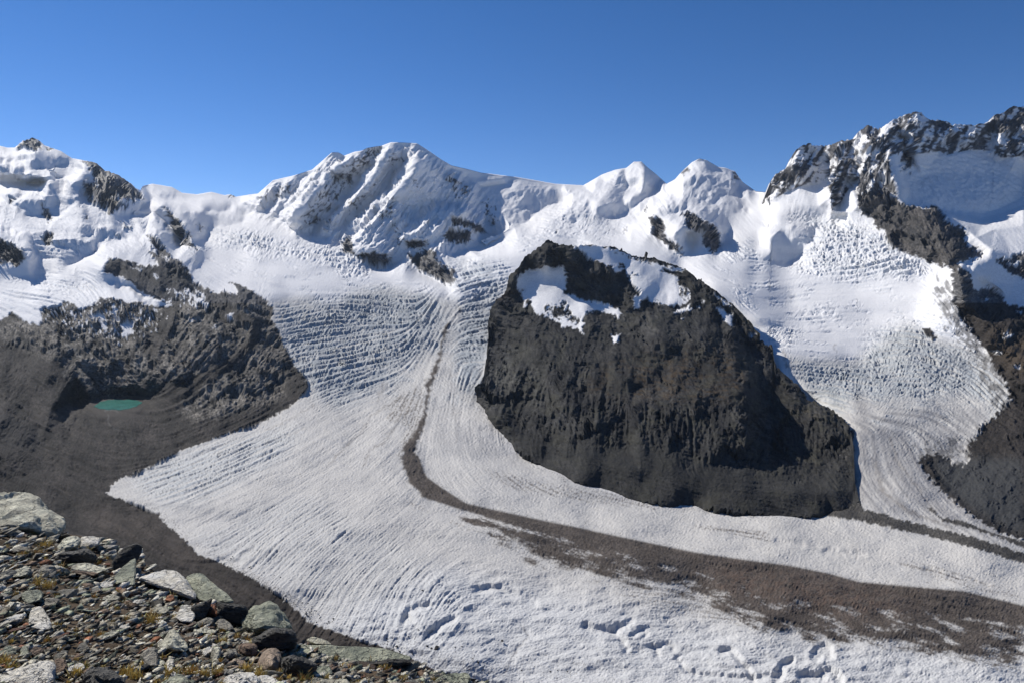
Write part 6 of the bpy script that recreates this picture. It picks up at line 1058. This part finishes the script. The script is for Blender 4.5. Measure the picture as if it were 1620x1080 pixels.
HERO = [
 # outline, ground contact pixel, material, label, inner points, depth, kind, other
 (ZA(-120, 90, 0, 85, 200, 75, 310, 85, 400, 120, 440, 160, 490, 220, 580, 290, 700, 385, 690, 420, 650, 470, 600, 515, 300, 515, 170, 470, 60, 480, -120, 470), (80, 846), 'pale', 'large pale layered boulder at the left end of the rim', zi(ZA, 440, 260, -.35, 330, 400, -.55, 200, 430, -.6, 500, 310, -.3, 60, 250, -.2, 250, 150, .1, 0, 420, -.55), .8, 'boulder', dict(amp=.035, cuts=5, layer=(.25, 0, 1))),
 (ZA(600, 640, 700, 540, 820, 525, 870, 560, 840, 620, 790, 650, 700, 690, 610, 680), (112, 873), 'pale', 'grey speckled rock leaning against the white split block', zi(ZA, 720, 610, -.2, 800, 560, -.1), .25, 'rock', {}),
 (ZA(860, 530, 1000, 525, 1075, 545, 1060, 600, 1000, 640, 940, 640, 860, 640), (143, 867), 'white', 'whitish split block behind the grey speckled rock', zi(ZA, 960, 600, -.1), .3, 'rock', {}),
 (ZA(590, 740, 640, 700, 760, 680, 930, 650, 1040, 760, 980, 800, 850, 810, 700, 800, 620, 780), (120, 892), 'dark', 'low dark rock below the grey speckled rock', zi(ZA, 740, 720, -.12, 900, 710, -.1), .4, 'rock', {}),
 (ZA(740, 870, 800, 820, 980, 812, 1100, 850, 1160, 880, 1040, 920, 900, 900, 800, 890), (140, 907), 'pale', 'flat pale slab lying on reddish stone left of the upright slabs', zi(ZA, 900, 850, .1), .3, 'slab', dict(layer=(0, 0, 1))),
 (ZA(780, 885, 900, 900, 1060, 915, 1000, 950, 860, 940, 760, 915), (135, 911), 'brown', 'reddish brown stone under the flat pale slab', [], .25, 'rock', {}),
 (ZA(1200, 870, 1190, 800, 1250, 730, 1270, 680, 1340, 630, 1460, 600, 1530, 620, 1510, 700, 1440, 830, 1400, 900, 1260, 900), (196, 903), 'dark', 'thick dark slab tilted on edge behind the thin upright blade', zi(ZA, 1270, 740, -.05, 1400, 640, .02), .22, 'slab', dict(amp=.015, layer=(.8, .3, .6))),
 (ZA(1210, 970, 1260, 900, 1400, 770, 1455, 750, 1450, 830, 1400, 960, 1440, 1040, 1300, 1060, 1240, 1030), (201, 927), 'green', 'thin pointed slab blade standing upright in front of the tilted dark slab', zi(ZA, 1400, 790, .05, 1300, 960, .05), .07, 'slab', dict(amp=.012, back=1.0, layer=(.8, .3, .6))),
 (ZA(1420, 880, 1450, 860, 1500, 865, 1510, 900, 1480, 930, 1430, 925), (218, 908), 'grey', 'small round grey stone just right of the upright blade', [], .12, 'stone', {}),
 (ZA(400, 940, 440, 830, 500, 820, 580, 835, 600, 900, 580, 960, 480, 975, 420, 960), (75, 914), 'grey', 'blocky grey rock with a pale left corner below the rusty grass', zi(ZA, 500, 880, -.08), .25, 'rock', {}),
 (ZA(100, 930, 160, 870, 300, 840, 330, 870, 300, 930, 200, 960, 120, 960), (32, 912), 'pale', 'pale wedge stone near the left edge below the big boulder', zi(ZA, 230, 880, -.05), .25, 'rock', {}),
 (ZA(130, 680, 200, 620, 310, 640, 330, 690, 240, 700, 150, 700), (35, 874), 'grey', 'grey triangular stone right below the big boulder', zi(ZA, 220, 660, -.06), .25, 'stone', {}),
 (ZA(1060, 1030, 1120, 1000, 1200, 1010, 1210, 1050, 1120, 1075, 1060, 1060), (168, 929), 'white', 'bright white pebble beside an orange stone', [], .1, 'stone', {}),
 (ZB(110, 500, 230, 450, 380, 405, 520, 405, 600, 460, 660, 540, 700, 620, 760, 690, 720, 740, 560, 640, 430, 560, 260, 520), (270, 945), 'white', 'broad whitish slab leaning on the rim in the middle of the slope', zi(ZB, 480, 480, -.1, 620, 620, -.15, 300, 480, -.06), .3, 'slab', dict(amp=.015, layer=(.5, .1, 1))),
 (ZB(640, 480, 740, 445, 820, 460, 960, 570, 1120, 700, 1150, 750, 1080, 770, 900, 760, 780, 730, 700, 620, 650, 540), (320, 950), 'green', 'long grey green slab with a dark underside beside the broad whitish slab', zi(ZB, 800, 530, -.1, 900, 620, -.1, 1060, 740, -.06), .4, 'slab', dict(amp=.015, layer=(.6, .1, 1))),
 (ZB(560, 830, 590, 780, 700, 785, 720, 860, 740, 900, 700, 970, 600, 960, 520, 920), (297, 985), 'white', 'whitish ragged plate in front of the dark hollow', zi(ZB, 650, 870, -.02), .08, 'slab', dict(amp=.02, layer=(0, .5, 1))),
 (ZB(690, 810, 800, 750, 915, 715, 900, 770, 850, 860, 840, 930, 740, 960, 720, 870), (318, 983), 'dark', 'dark pointed rock between the ragged plate and the orange rock', zi(ZB, 800, 780, -.02), .25, 'rock', {}),
 (ZB(840, 860, 880, 780, 960, 755, 975, 900, 930, 920, 850, 900), (335, 978), 'rust', 'orange brown rock wedged in the dark hollow', zi(ZB, 900, 830, -.06), .2, 'rock', {}),
 (ZB(970, 750, 1050, 765, 1120, 805, 1260, 785, 1300, 860, 1280, 960, 1210, 1010, 1100, 960, 980, 920, 970, 830), (368, 988), 'dark', 'dark curved slab with a grey upper edge right of the orange rock', zi(ZB, 1040, 790, -.05, 1200, 810, -.06), .3, 'slab', dict(amp=.02)),
 (ZB(1240, 1000, 1290, 880, 1400, 780, 1560, 780, 1700, 900, 1760, 1060, 1560, 1080, 1300, 1080), (425, 1005), 'green', 'big green grey boulder with a red stain on the rim', zi(ZB, 1420, 860, -.25, 1600, 900, -.2, 1400, 1000, -.35), .5, 'boulder', dict(amp=.04, cuts=5)),
 (ZB(230, 850, 300, 800, 430, 800, 460, 840, 400, 880, 260, 870), (252, 971), 'pale', 'pale flat stone left of the ragged plate', zi(ZB, 350, 830, -.03), .15, 'stone', {}),
 (ZB(410, 730, 440, 680, 500, 675, 510, 720, 470, 750), (268, 952), 'rust', 'bright orange stone in the middle of the slope', [], .12, 'stone', {}),
 (ZD_(195, 700, 260, 600, 350, 505, 440, 570, 500, 620, 540, 700, 500, 760, 370, 740, 240, 720), (272, 1031), 'pale', 'peaked pale rock with a dark right side', zi(ZD_, 350, 590, -.12, 340, 690, -.2), .3, 'rock', dict(layer=(.3, 0, 1))),
 (ZD_(590, 440, 680, 400, 740, 370, 800, 400, 780, 450, 680, 480, 600, 480), (325, 990), 'grey', 'grey rounded stone below the dark pointed rock', zi(ZD_, 720, 420, -.05), .18, 'stone', {}),
 (ZD_(820, 420, 880, 385, 960, 430, 1010, 490, 960, 530, 850, 500), (355, 997), 'grey', 'grey stone with a pinkish patch below the curved slab', zi(ZD_, 900, 450, -.05), .18, 'stone', {}),
 (ZD_(580, 505, 720, 495, 830, 515, 820, 545, 680, 545, 590, 530), (325, 1001), 'pale', 'thin pale plank shaped stone', [], .12, 'stone', {}),
 (ZD_(1200, 640, 1330, 540, 1440, 480, 1560, 490, 1660, 520, 1690, 640, 1640, 720, 1500, 730, 1280, 760), (430, 1030), 'dark', 'large black rock with a sharp crest behind the banded stone', zi(ZD_, 1440, 520, -.1, 1560, 530, -.1), .45, 'rock', dict(cuts=5)),
 (ZD_(1055, 680, 1120, 645, 1250, 655, 1270, 700, 1240, 790, 1130, 790, 1070, 740), (392, 1037), 'brown', 'brown rounded rock left of the banded stone', zi(ZD_, 1160, 670, -.08), .25, 'rock', dict(amp=.02)),
 (ZD_(1255, 890, 1290, 790, 1330, 730, 1400, 700, 1480, 710, 1520, 780, 1500, 850, 1500, 950, 1340, 960, 1270, 940), (425, 1062), 'band', 'rounded pinkish stone with vertical bands on a dark foot', zi(ZD_, 1400, 760, -.15, 1400, 860, -.18), .3, 'rock', dict(amp=.015, layer=(1, 0, .1))),
 (ZD_(900, 760, 1000, 700, 1045, 700, 1060, 790, 1000, 820, 920, 820), (365, 1041), 'grey', 'blue grey blocky stone between the brown rock and the speckled stones', zi(ZD_, 980, 750, -.05), .2, 'stone', {}),
 (ZD_(670, 760, 720, 690, 790, 700, 780, 740, 700, 790), (327, 1036), 'white', 'pale pinkish stone beside the speckled grey stone', [], .12, 'stone', {}),
 (ZD_(760, 800, 790, 700, 850, 685, 880, 740, 850, 830, 770, 860), (340, 1045), 'pale', 'speckled grey stone in the lower middle', zi(ZD_, 820, 760, -.05), .18, 'stone', {}),
 (ZD_(100, 900, 160, 850, 260, 830, 280, 870, 200, 920, 120, 930), (247, 1057), 'pale', 'pale arched stone left of the small white block', [], .15, 'stone', {}),
 (ZD_(285, 860, 300, 825, 360, 820, 370, 930, 310, 970), (268, 1063), 'white', 'small white upright block near the bottom', [], .1, 'stone', {}),
 (ZD_(20, 780, 80, 720, 180, 700, 190, 800, 120, 890, 30, 880), (235, 1050), 'grey', 'violet grey stone at the left of the arched pale stone', zi(ZD_, 100, 780, -.05), .2, 'stone', {}),
 (ZD_(920, 890, 960, 850, 1040, 820, 1140, 850, 1150, 900, 1060, 920, 940, 920), (373, 1056), 'band', 'striped pale stone with zebra lines by the yellow grass', zi(ZD_, 1040, 860, -.04), .15, 'stone', {}),
 (ZD_(250, 1090, 320, 1030, 430, 990, 520, 1030, 560, 1090, 500, 1180, 300, 1180), (280, 1090), 'green', 'pale greenish rock cut by the bottom edge left of the white crusted one', zi(ZD_, 420, 1050, -.1), .25, 'rock', {}),
 (ZD_(870, 1080, 940, 1020, 1080, 1000, 1180, 965, 1250, 1010, 1290, 1080, 1240, 1200, 900, 1200), (380, 1092), 'white', 'white crusted dark rock cut by the bottom edge', zi(ZD_, 1100, 1060, -.12), .25, 'rock', dict(amp=.05)),
 (ZC(-200, 1060, 0, 960, 200, 910, 400, 860, 540, 845, 580, 880, 560, 1000, 530, 1200, -200, 1250), (40, 1090), 'white', 'large white slab with dark cracks in the bottom left corner', zi(ZC, 520, 960, -.1, 200, 1000, -.12), .35, 'slab', dict(cuts=5, layer=(.2, 0, 1))),
 (ZC(300, 480, 305, 390, 320, 300, 420, 250, 470, 290, 520, 370, 550, 450, 540, 500, 440, 510), (62, 996), 'white', 'upright white rounded plate near the left edge', zi(ZC, 420, 400, -.04), .12, 'slab', dict(amp=.015, layer=(0, 1, .3))),
 (ZC(-150, 470, 0, 420, 100, 380, 220, 340, 270, 355, 240, 400, 100, 450, 0, 495, -150, 540), (10, 990), 'white', 'long narrow white slab at the left edge', [], .2, 'slab', dict(layer=(0, 0, 1))),
 (ZC(220, 140, 280, 95, 420, 85, 470, 120, 440, 190, 330, 230, 280, 230), (52, 955), 'green', 'grey green blocky stone above the upright white plate', zi(ZC, 370, 150, -.05), .2, 'stone', {}),
 (ZC(450, 240, 480, 180, 540, 170, 640, 180, 620, 220, 520, 260), (80, 957), 'grey', 'grey tilted stone right above the upright white plate', [], .18, 'stone', {}),
 (ZC(0, 720, 80, 670, 160, 700, 170, 760, 100, 800, 0, 790, -80, 760), (10, 1035), 'green', 'green grey layered stone at the left edge above the corner slab', [], .25, 'rock', {}),
 (ZC(215, 720, 250, 675, 300, 690, 310, 770, 280, 810, 230, 800), (39, 1037), 'green', 'small pale green upright stone above the corner slab', [], .1, 'stone', {}),
 (ZC(320, 730, 380, 680, 450, 700, 480, 750, 420, 800, 340, 800), (60, 1037), 'brown', 'brown ringed stone above the corner slab', [], .15, 'stone', {}),
 (ZC(800, 740, 850, 660, 920, 630, 960, 720, 940, 750), (132, 1030), 'grey', 'violet grey pointed stone in the lower left', [], .12, 'stone', {}),
 (ZC(690, 940, 760, 890, 860, 860, 910, 900, 880, 950, 760, 960), (120, 1060), 'white', 'whitish lumpy stone right of the corner slab', [], .15, 'stone', {}),
 (ZC(870, 1080, 900, 960, 1000, 920, 1150, 930, 1280, 980, 1340, 1080, 1300, 1200, 880, 1200), (165, 1090), 'dark', 'rough dark grey rock at the bottom edge right of the corner slab', zi(ZC, 1050, 970, -.1, 1150, 1050, -.15), .3, 'rock', dict(amp=.05)),
 (ZC(570, 880, 590, 815, 700, 815, 710, 900, 680, 980, 600, 1000), (96, 1060), 'brown', 'dark brown block touching the corner slab', [], .2, 'rock', {}),
 (ZC(1080, 190, 1120, 150, 1190, 125, 1290, 160, 1250, 190, 1150, 200), (176, 949), 'pale', 'pale lens shaped stone in the upper middle', [], .14, 'stone', {}),
 (ZC(1020, 600, 1100, 560, 1200, 520, 1290, 525, 1200, 580, 1100, 610), (172, 1010), 'pale', 'long pale sliver pointing right', [], .12, 'stone', {}),
 (ZC(1270, 490, 1300, 455, 1400, 470, 1340, 505), (198, 994), 'white', 'small white flat stone by the rusty grass tuft', [], .1, 'stone', {}),
 (ZC(1520, 800, 1560, 740, 1640, 720, 1690, 780, 1680, 900, 1560, 900), (238, 1055), 'grey', 'dull violet stone below the rusty grass tuft', [], .15, 'stone', {}),
 (ZC(1200, 60, 1290, 50, 1310, 75, 1250, 90, 1200, 80), (187, 932), 'rust', 'flat orange stone beside the bright white pebble', [], .1, 'stone', {}),
 (ZE(150, 340, 260, 290, 420, 280, 700, 295, 900, 320, 1075, 375, 1070, 400, 850, 410, 700, 425, 520, 420, 330, 380, 200, 350), (560, 1045), 'green', 'long flat green slab projecting from the lower end of the slope', zi(ZE, 500, 330, .12, 900, 350, .08, 700, 415, -.02), .45, 'slab', dict(amp=.012, layer=(.05, 0, 1), cuts=5)),
 (ZE(360, 260, 400, 240, 480, 260, 530, 290, 420, 290), (510, 1018), 'pale', 'pale pointed stone behind the long green slab', [], .15, 'stone', {}),
 (ZE(190, 390, 260, 360, 400, 410, 430, 440, 360, 500, 280, 520, 200, 500), (475, 1070), 'dark', 'dark broken rock under the left end of the long green slab', zi(ZE, 300, 400, -.1), .3, 'rock', dict(amp=.04)),
 (ZE(560, 420, 800, 410, 1070, 395, 1075, 430, 900, 450, 600, 450), (590, 1052), 'dark', 'black rock supporting the long green slab', [], .4, 'rock', {}),
 (ZE(380, 480, 430, 430, 520, 440, 540, 490, 440, 510), (508, 1066), 'green', 'pale green stone below the long green slab', [], .15, 'stone', {}),
 (ZE(1220, 540, 1300, 490, 1440, 490, 1470, 520, 1440, 600, 1250, 600), (715, 1085), 'green', 'pale green rock at the right end of the rubble', [], .2, 'rock', {}),
 (ZE(330, 540, 420, 520, 640, 525, 660, 560, 560, 600, 340, 600), (515, 1085), 'pale', 'flat pale green plate cut by the bottom edge', [], .2, 'slab', {}),
 (ZE(-20, 540, 60, 500, 160, 520, 180, 560, 100, 620, -20, 620), (420, 1085), 'white', 'white stone at the bottom edge below the banded stone', [], .2, 'stone', {}),
]
for i, (ol, gp, mat, lab, inner, dep, kind, ex) in enumerate(HERO):
    kw = dict(amp=.03, cuts=4, layer=(.2, .1, 1)); kw.update(ex)
    hero(ol, gd(*gp) * .985, mat, lab, inner, dep, kind, seed=i + 1, **kw)
print('heroes', round(time.time() - T0, 1))

# ---------------------------------------------------------------- scattered stones: templates, then copies
def rand_stone(seed, flat, cuts, amp):
    r = np.random.default_rng(seed); n = 12
    p = r.standard_normal((n, 3)); p /= np.linalg.norm(p, axis=1)[:, None]; p *= (.75 + .35 * r.random((n, 1)))
    p[:, 2] *= flat; p[:, 0] *= r.uniform(.9, 1.5)
    return hull_mesh([Vector(q) for q in p], cuts, amp, seed, Vector((0.1, .1, 1)).normalized())
HMASK = np.zeros((H, W), np.float32)
for h_ in HERO: poly(h_[0], HMASK)
TPL = {}
mats_w = [('pale', .33), ('grey', .20), ('green', .15), ('dark', .10), ('white', .09), ('brown', .10), ('rust', .03)]
for mname, _ in mats_w:
    for v in range(3):
        bm = rand_stone(100 + v * 7 + len(mname), (.2, .32, .5)[v], 2, .035); me = bpy.data.meshes.new('stone'); bm.to_mesh(me); bm.free(); me.materials.append(RM[mname]); TPL[(mname, v)] = me
names_m = [m for m, _ in mats_w]; wts = np.array([w for _, w in mats_w]); wts /= wts.sum()
LBL = {'pale': 'pale grey loose stone lying among the rubble of the viewpoint', 'grey': 'grey loose stone lying among the rubble of the viewpoint', 'green': 'greenish loose stone lying among the rubble of the viewpoint', 'dark': 'dark loose stone lying among the rubble of the viewpoint',
       'white': 'white loose stone lying among the rubble of the viewpoint', 'brown': 'brown loose stone lying among the rubble of the viewpoint', 'rust': 'orange loose stone lying among the rubble of the viewpoint'}
rs = np.random.default_rng(11)
def spots(n, margin=4, sparse=True, x0=-30, y1=1110):
    out = []
    while len(out) < n:
        x = rs.uniform(x0, 800); y0 = float(rim_py(x)) + margin
        if y0 > y1 - 10: continue
        y = rs.uniform(y0, y1)
        if sparse and samp(HMASK, x, min(y, 1150)) > .5: continue
        out.append((x, y))
    return out
STOPW = 'at leaning behind below lying on tilted standing just with right left beside in between wedged cut near above touching under projecting supporting pointing by cut'.split()
ANC = []; seen_a = {}
for h_ in HERO:
    wd = h_[3].split(); k_ = next((i for i, q in enumerate(wd) if q in STOPW and i > 0), len(wd)); nm_ = ' '.join(wd[:k_]); seen_a[nm_] = seen_a.get(nm_, 0) + 1; ANC.append((nm_, *np.array(h_[0]).mean(0), h_[0]))
ANC = [a for a in ANC if seen_a[a[0]] == 1 and len(a[0].split()) <= 6]
USED = set()
def near_label(x, y, w, mname, v):
    size = 'tiny' if w < 11.5 else 'small' if w < 16 else 'fist sized'; shape = ('flat', 'low', 'chunky')[v]; col = {'rust': 'orange', 'pale': 'pale grey', 'green': 'greenish', 'brown': 'brown'}.get(mname, mname)
    for q in sorted(ANC, key=lambda a: math.hypot(a[1] - x, (a[2] - y) * 1.5))[:6]:
        dx, dy = x - q[1], y - q[2]; hw = np.ptp(np.array(q[3])[:, 0]) / 2
        horiz = '' if abs(dx) < hw * .5 else ('right of' if dx > 0 else 'left of'); vert = '' if abs(dy) < 8 else ('below' if dy > 0 else 'above')
        far = math.hypot(dx, dy) > hw + 25
        for dist in (('some way ',) if far else ('just ',)):
            rel = (dist + (('lower ' if dy > 0 else 'upper ') if vert and horiz else '') + (horiz or vert or 'beside'))
            t = ' '.join(f'{size} {shape} {col} stone {rel} the {q[0]}'.split())
            if t not in USED and len(t.split()) <= 16: USED.add(t); return t
    return f'{size} {shape} {col} loose stone lying among the rubble of the viewpoint'
placed = []
cnt = 0
for (x, y) in spots(2600):
    if cnt >= 232: break
    wpx = 12 + 30 * rs.random() ** 1.7
    if any(abs(x - a) < (wpx + w) * .62 and abs(y - b) < (wpx + w) * .36 for a, b, w in placed): continue
    placed.append((x, y, wpx)); d = gd(x, y); s = wpx * d / F_PX * .5
    mname = rs.choice(names_m, p=wts); v = int(rs.integers(3))
    rx, rz = ray(x, y); X_ = float(rx) * d
    o = bpy.data.objects.new('stone', TPL[(mname, v)]); COL.objects.link(o)
    o.location = (X_, d, float(gz0(X_, d)) + s * .08); o.rotation_euler = (rs.normal(0, .2), rs.normal(-.25, .2), rs.normal(0, .5) + (3.1416 if rs.random() < .0 else 0)); k = rs.uniform(.8, 1.2); o.scale = (s * k, s / k, s * rs.uniform(.8, 1.3))
    tag(o, near_label(x, y, wpx, mname, v), 'stone', 'loose stones scattered over the viewpoint')
    cnt += 1
# gravel: thousands of chips, nobody could count them
def joined(name, items, mats, smooth=False):
    """items: (verts, faces, material index)"""
    V = []; Fc = []; Mi = []; off = 0
    for v, f, m in items: V.append(v); Fc.append(f + off); Mi.append(np.full(len(f), m, np.int32)); off += len(v)
    V = np.concatenate(V); Fc = np.concatenate(Fc); Mi = np.concatenate(Mi)
    me = bpy.data.meshes.new(name); me.vertices.add(len(V)); me.vertices.foreach_set('co', V.astype(np.float32).ravel())
    me.loops.add(Fc.size); me.loops.foreach_set('vertex_index', Fc.ravel().astype(np.int32)); me.polygons.add(len(Fc))
    me.polygons.foreach_set('loop_start', np.arange(0, Fc.size, 3, dtype=np.int32)); me.polygons.foreach_set('loop_total', np.full(len(Fc), 3, np.int32)); me.polygons.foreach_set('material_index', Mi); me.update()
    for m in mats: me.materials.append(m)
    o = bpy.data.objects.new(name, me); COL.objects.link(o); return o
chips = []
for v in range(8):
    r_ = np.random.default_rng(50 + v); p = r_.standard_normal((9, 3)); p /= np.linalg.norm(p, axis=1)[:, None]; p[:, 2] *= (.16, .24, .36, .55)[v % 4]; p[:, 0] *= 1.5
    bm = bmesh.new(); [bm.verts.new(q) for q in p]; bmesh.ops.convex_hull(bm, input=bm.verts[:]); bmesh.ops.delete(bm, geom=[q for q in bm.verts if not q.link_faces], context='VERTS'); bm.verts.index_update()
    chips.append((np.array([q.co for q in bm.verts]), np.array([[l.index for l in f.verts] for f in bm.faces]))); bm.free()
NG = 14500
pts = np.array(spots(NG, 1, False, -190, 1190)); dd = ground_at(pts[:, 0], pts[:, 1]); rx, rz = ray(pts[:, 0], pts[:, 1])
items = []
for i in range(NG):
    w = 3.6 + 17 * rs.random() ** 2.6; s = w * dd[i] / F_PX * .55
    v, f = chips[int(rs.integers(8))]
    a, b, c = rs.normal(0, .6), rs.normal(-.28, .25), rs.normal(.02, .28)
    R_ = np.array(Matrix.Rotation(c, 3, 'X') @ Matrix.Rotation(b, 3, 'Y') @ Matrix.Rotation(a, 3, 'Z'))
    X_ = rx[i] * dd[i]
    items.append(((v * np.array([s * rs.uniform(.8, 1.3), s, s])) @ R_.T + np.array([X_, dd[i], gz0(X_, dd[i]) + s * rs.uniform(-.1, .35)]), f, int(rs.choice(len(names_m), p=wts))))
o = joined('gravel', items, [RM[m] for m in names_m]); tag(o, 'angular grey and rusty gravel covering the viewpoint slope', None, None, 'stuff')
# dry grass tufts
GT = [(70, 865, 14), (60, 878, 12), (95, 905, 12), (60, 925, 15), (75, 930, 13), (35, 880, 10), (170, 885, 8), (240, 985, 15), (236, 978, 12), (350, 1018, 10), (270, 1070, 16), (300, 1068, 18), (320, 1072, 14), (390, 1062, 14), (410, 1070, 12), (345, 1066, 12), (5, 1050, 13), (15, 1060, 12), (120, 1070, 14), (135, 1058, 10), (165, 968, 9), (225, 1052, 9),
      (480, 1078, 14), (610, 1062, 10), (150, 945, 7), (255, 945, 7), (20, 898, 9), (330, 1012, 8), (200, 1066, 14), (215, 1074, 14), (100, 1000, 7), (130, 980, 8), (440, 1070, 10), (186, 965, 8)]
gv = []; gf = []; gm = []
for (x, y, h) in GT + [(a, b, rs.uniform(4, 9)) for a, b in spots(190, 8, False)]:
    d = gd(x, y); rx_, rz_ = ray(x, y); X_ = float(rx_) * d; Zb = float(gz0(X_, d)); hh = h * d / F_PX * 1.0; nb = 60 if h > 9.5 else 22; mi = int(rs.integers(2))
    for k in range(nb):
        a = rs.uniform(0, 6.28); rad = rs.uniform(0, hh * .9); bx, by = X_ + math.cos(a) * rad, d + math.sin(a) * rad; lean = rs.normal(0, .6, 2) * hh; w = .0028; ht = hh * rs.uniform(.5, 1.1); o_ = len(gv); zz = Zb + .004
        gv += [(bx - w, by, zz), (bx + w, by, zz), (bx + lean[0] * .4 + w * .7, by + lean[1] * .4, zz + ht * .65), (bx + lean[0] * .4 - w * .7, by + lean[1] * .4, zz + ht * .65), (bx + lean[0], by + lean[1], zz + ht)]
        gf += [(o_, o_ + 1, o_ + 2), (o_, o_ + 2, o_ + 3), (o_ + 3, o_ + 2, o_ + 4)]; gm += [(mi + (rs.random() < .25)) % 3] * 3
def mat_blade(name, col):
    m = mat_plain(name, col, .8, .1); n = m.node_tree; no = n.nodes.new('ShaderNodeTexNoise'); no.inputs['Scale'].default_value = 20; r = n.nodes.new('ShaderNodeValToRGB'); g = n.nodes.new('ShaderNodeNewGeometry')
    r.color_ramp.elements[0].color = (*[c * .6 for c in col], 1); r.color_ramp.elements[1].color = (*[min(c * 1.4, 1) for c in col], 1); r.color_ramp.elements[0].position = .3; r.color_ramp.elements[1].position = .7
    n.links.new(g.outputs['Position'], no.inputs['Vector']); n.links.new(no.outputs['Fac'], r.inputs[0]); n.links.new(r.outputs[0], n.nodes['Principled BSDF'].inputs['Base Color']); return m
me = bpy.data.meshes.new('grass'); me.from_pydata(gv, [], gf); me.update()
for m in (mat_blade('dry_golden_blades', (0.62, 0.50, 0.20)), mat_blade('rusty_blades', (0.46, 0.30, 0.11)), mat_blade('olive_blades', (0.38, 0.38, 0.13))): me.materials.append(m)
me.polygons.foreach_set('material_index', np.array(gm, np.int32)); o = bpy.data.objects.new('grass', me); COL.objects.link(o); tag(o, 'tufts of dry golden and rusty grass between the stones', None, None, 'stuff')
print('foreground', round(time.time() - T0, 1))

# ---------------------------------------------------------------- boulders stranded on the ice
RM['ice_rock'] = mat_ground('dark_boulder_rock', .9, .6, .4, .2, .3)
def bmesh_rock(seed):
    bm = rand_stone(seed, .7, 1, .05); me = bpy.data.meshes.new('boulder'); bm.to_mesh(me); bm.free(); me.materials.append(RM['ice_rock'])
    a = me.color_attributes.new('tint', 'FLOAT_COLOR', 'POINT'); k = (0.05, 0.065, 0.04)[seed % 3]; a.data.foreach_set('color', np.tile([k, k * .95, k * .9, 1], len(me.vertices)).astype(np.float32)); return me
BM = [bmesh_rock(300 + i) for i in range(5)]
def surf(px, py):
    Y = 1000.0 / float(samp(D1, px, py)); rx, rz = ray(px, py); return Vector((float(rx) * Y, Y, float(rz) * Y)), Y
BP = [(601, 991, 9), (606, 996, 6), (589, 998, 6), (613, 998, 5), (556, 991, 4), (559, 986, 4), (571, 1000, 4), (477, 926, 6), (444, 913, 4), (960, 906, 8), (690, 1026, 11), (682, 1026, 6), (676, 1022, 5), (795, 1014, 6), (668, 934, 5), (662, 996, 4), (628, 1022, 5), (640, 1026, 5), (650, 1020, 4), (656, 1028, 6), (632, 1030, 4), (747, 1043, 6), (756, 1048, 6), (720, 1024, 4), (731, 1023, 4), (728, 1048, 5)]
rb_ = np.random.default_rng(5)
edge = Z(9, 1170, 430, 1330, 510, 1500, 620, 1620, 720) + Z(11, 480, 470, 700, 545, 850, 605, 1000, 640, 1120, 690)
for k in range(110):
    i = int(rb_.integers(len(edge) - 1)); t = rb_.random(); x = edge[i][0] + t * (edge[i + 1][0] - edge[i][0]); y = edge[i][1] + t * (edge[i + 1][1] - edge[i][1])
    o_ = abs(rb_.normal(0, 11)) + 2; BP.append((x + o_ * .6, y - o_ * .75, rb_.uniform(1.8, 3.6)))
for k in range(24): BP.append((rb_.uniform(690, 1010), rb_.uniform(1030, 1085), rb_.uniform(1.8, 3.4)))
for k in range(14): BP.append((957 + rb_.normal(0, 22), 1046 + rb_.normal(0, 1.5), rb_.uniform(2, 3.6)))
for i, (x, y, w) in enumerate(BP):
    p, Y = surf(x, y); s = w * Y / F_PX * .5
    o = bpy.data.objects.new('boulder', BM[i % 5]); COL.objects.link(o); o.location = p + Vector((0, 0, s * .35)); o.rotation_euler = (0, 0, rb_.uniform(0, 6.28)); o.scale = (s, s, s)
    if i < 1 or w >= 8: lab = {0: 'large dark boulder on the ice directly beyond the long green slab', 9: 'dark boulder alone on the ice just below the brown rubble stripe', 10: 'big dark boulder at the right end of the boulder row near the ice margin'}.get(i, 'dark boulder on the ice')
    elif x < 600: lab = 'dark boulder in the strip along the left near margin of the ice'
    elif x < 700: lab = 'dark boulder in the crowd on the ice beyond the long green slab'
    elif y > 1040 and x > 900: lab = 'dark boulder in the short row on the ice near the bottom edge'
    else: lab = 'dark boulder scattered on open ice right of the viewpoint rubble'
    tag(o, lab, 'boulder', 'dark boulders stranded on the ice')
print('done', round(time.time() - T0, 1))

# ---------------------------------------------------------------- thin mountain air
bm = bmesh.new(); bmesh.ops.create_cube(bm, size=1.0)
for v in bm.verts: v.co = Vector((v.co.x * 26000, -1500 + (v.co.y + .5) * 13500, -700 + (v.co.z + .5) * 2700))
me = bpy.data.meshes.new('haze'); bm.to_mesh(me); bm.free()
mh = bpy.data.materials.new('thin_air'); mh.use_nodes = True; n = mh.node_tree; n.nodes.remove(n.nodes['Principled BSDF'])
pv = n.nodes.new('ShaderNodeVolumePrincipled'); pv.inputs['Color'].default_value = (0.62, 0.78, 1.0, 1); pv.inputs['Density'].default_value = 0.7e-5; pv.inputs['Anisotropy'].default_value = 0.3
n.links.new(pv.outputs[0], n.nodes['Material Output'].inputs['Volume'])
me.materials.append(mh); o = bpy.data.objects.new('haze', me); COL.objects.link(o); tag(o, 'thin bluish mountain air between the viewpoint and the far peaks', None, None, 'stuff')
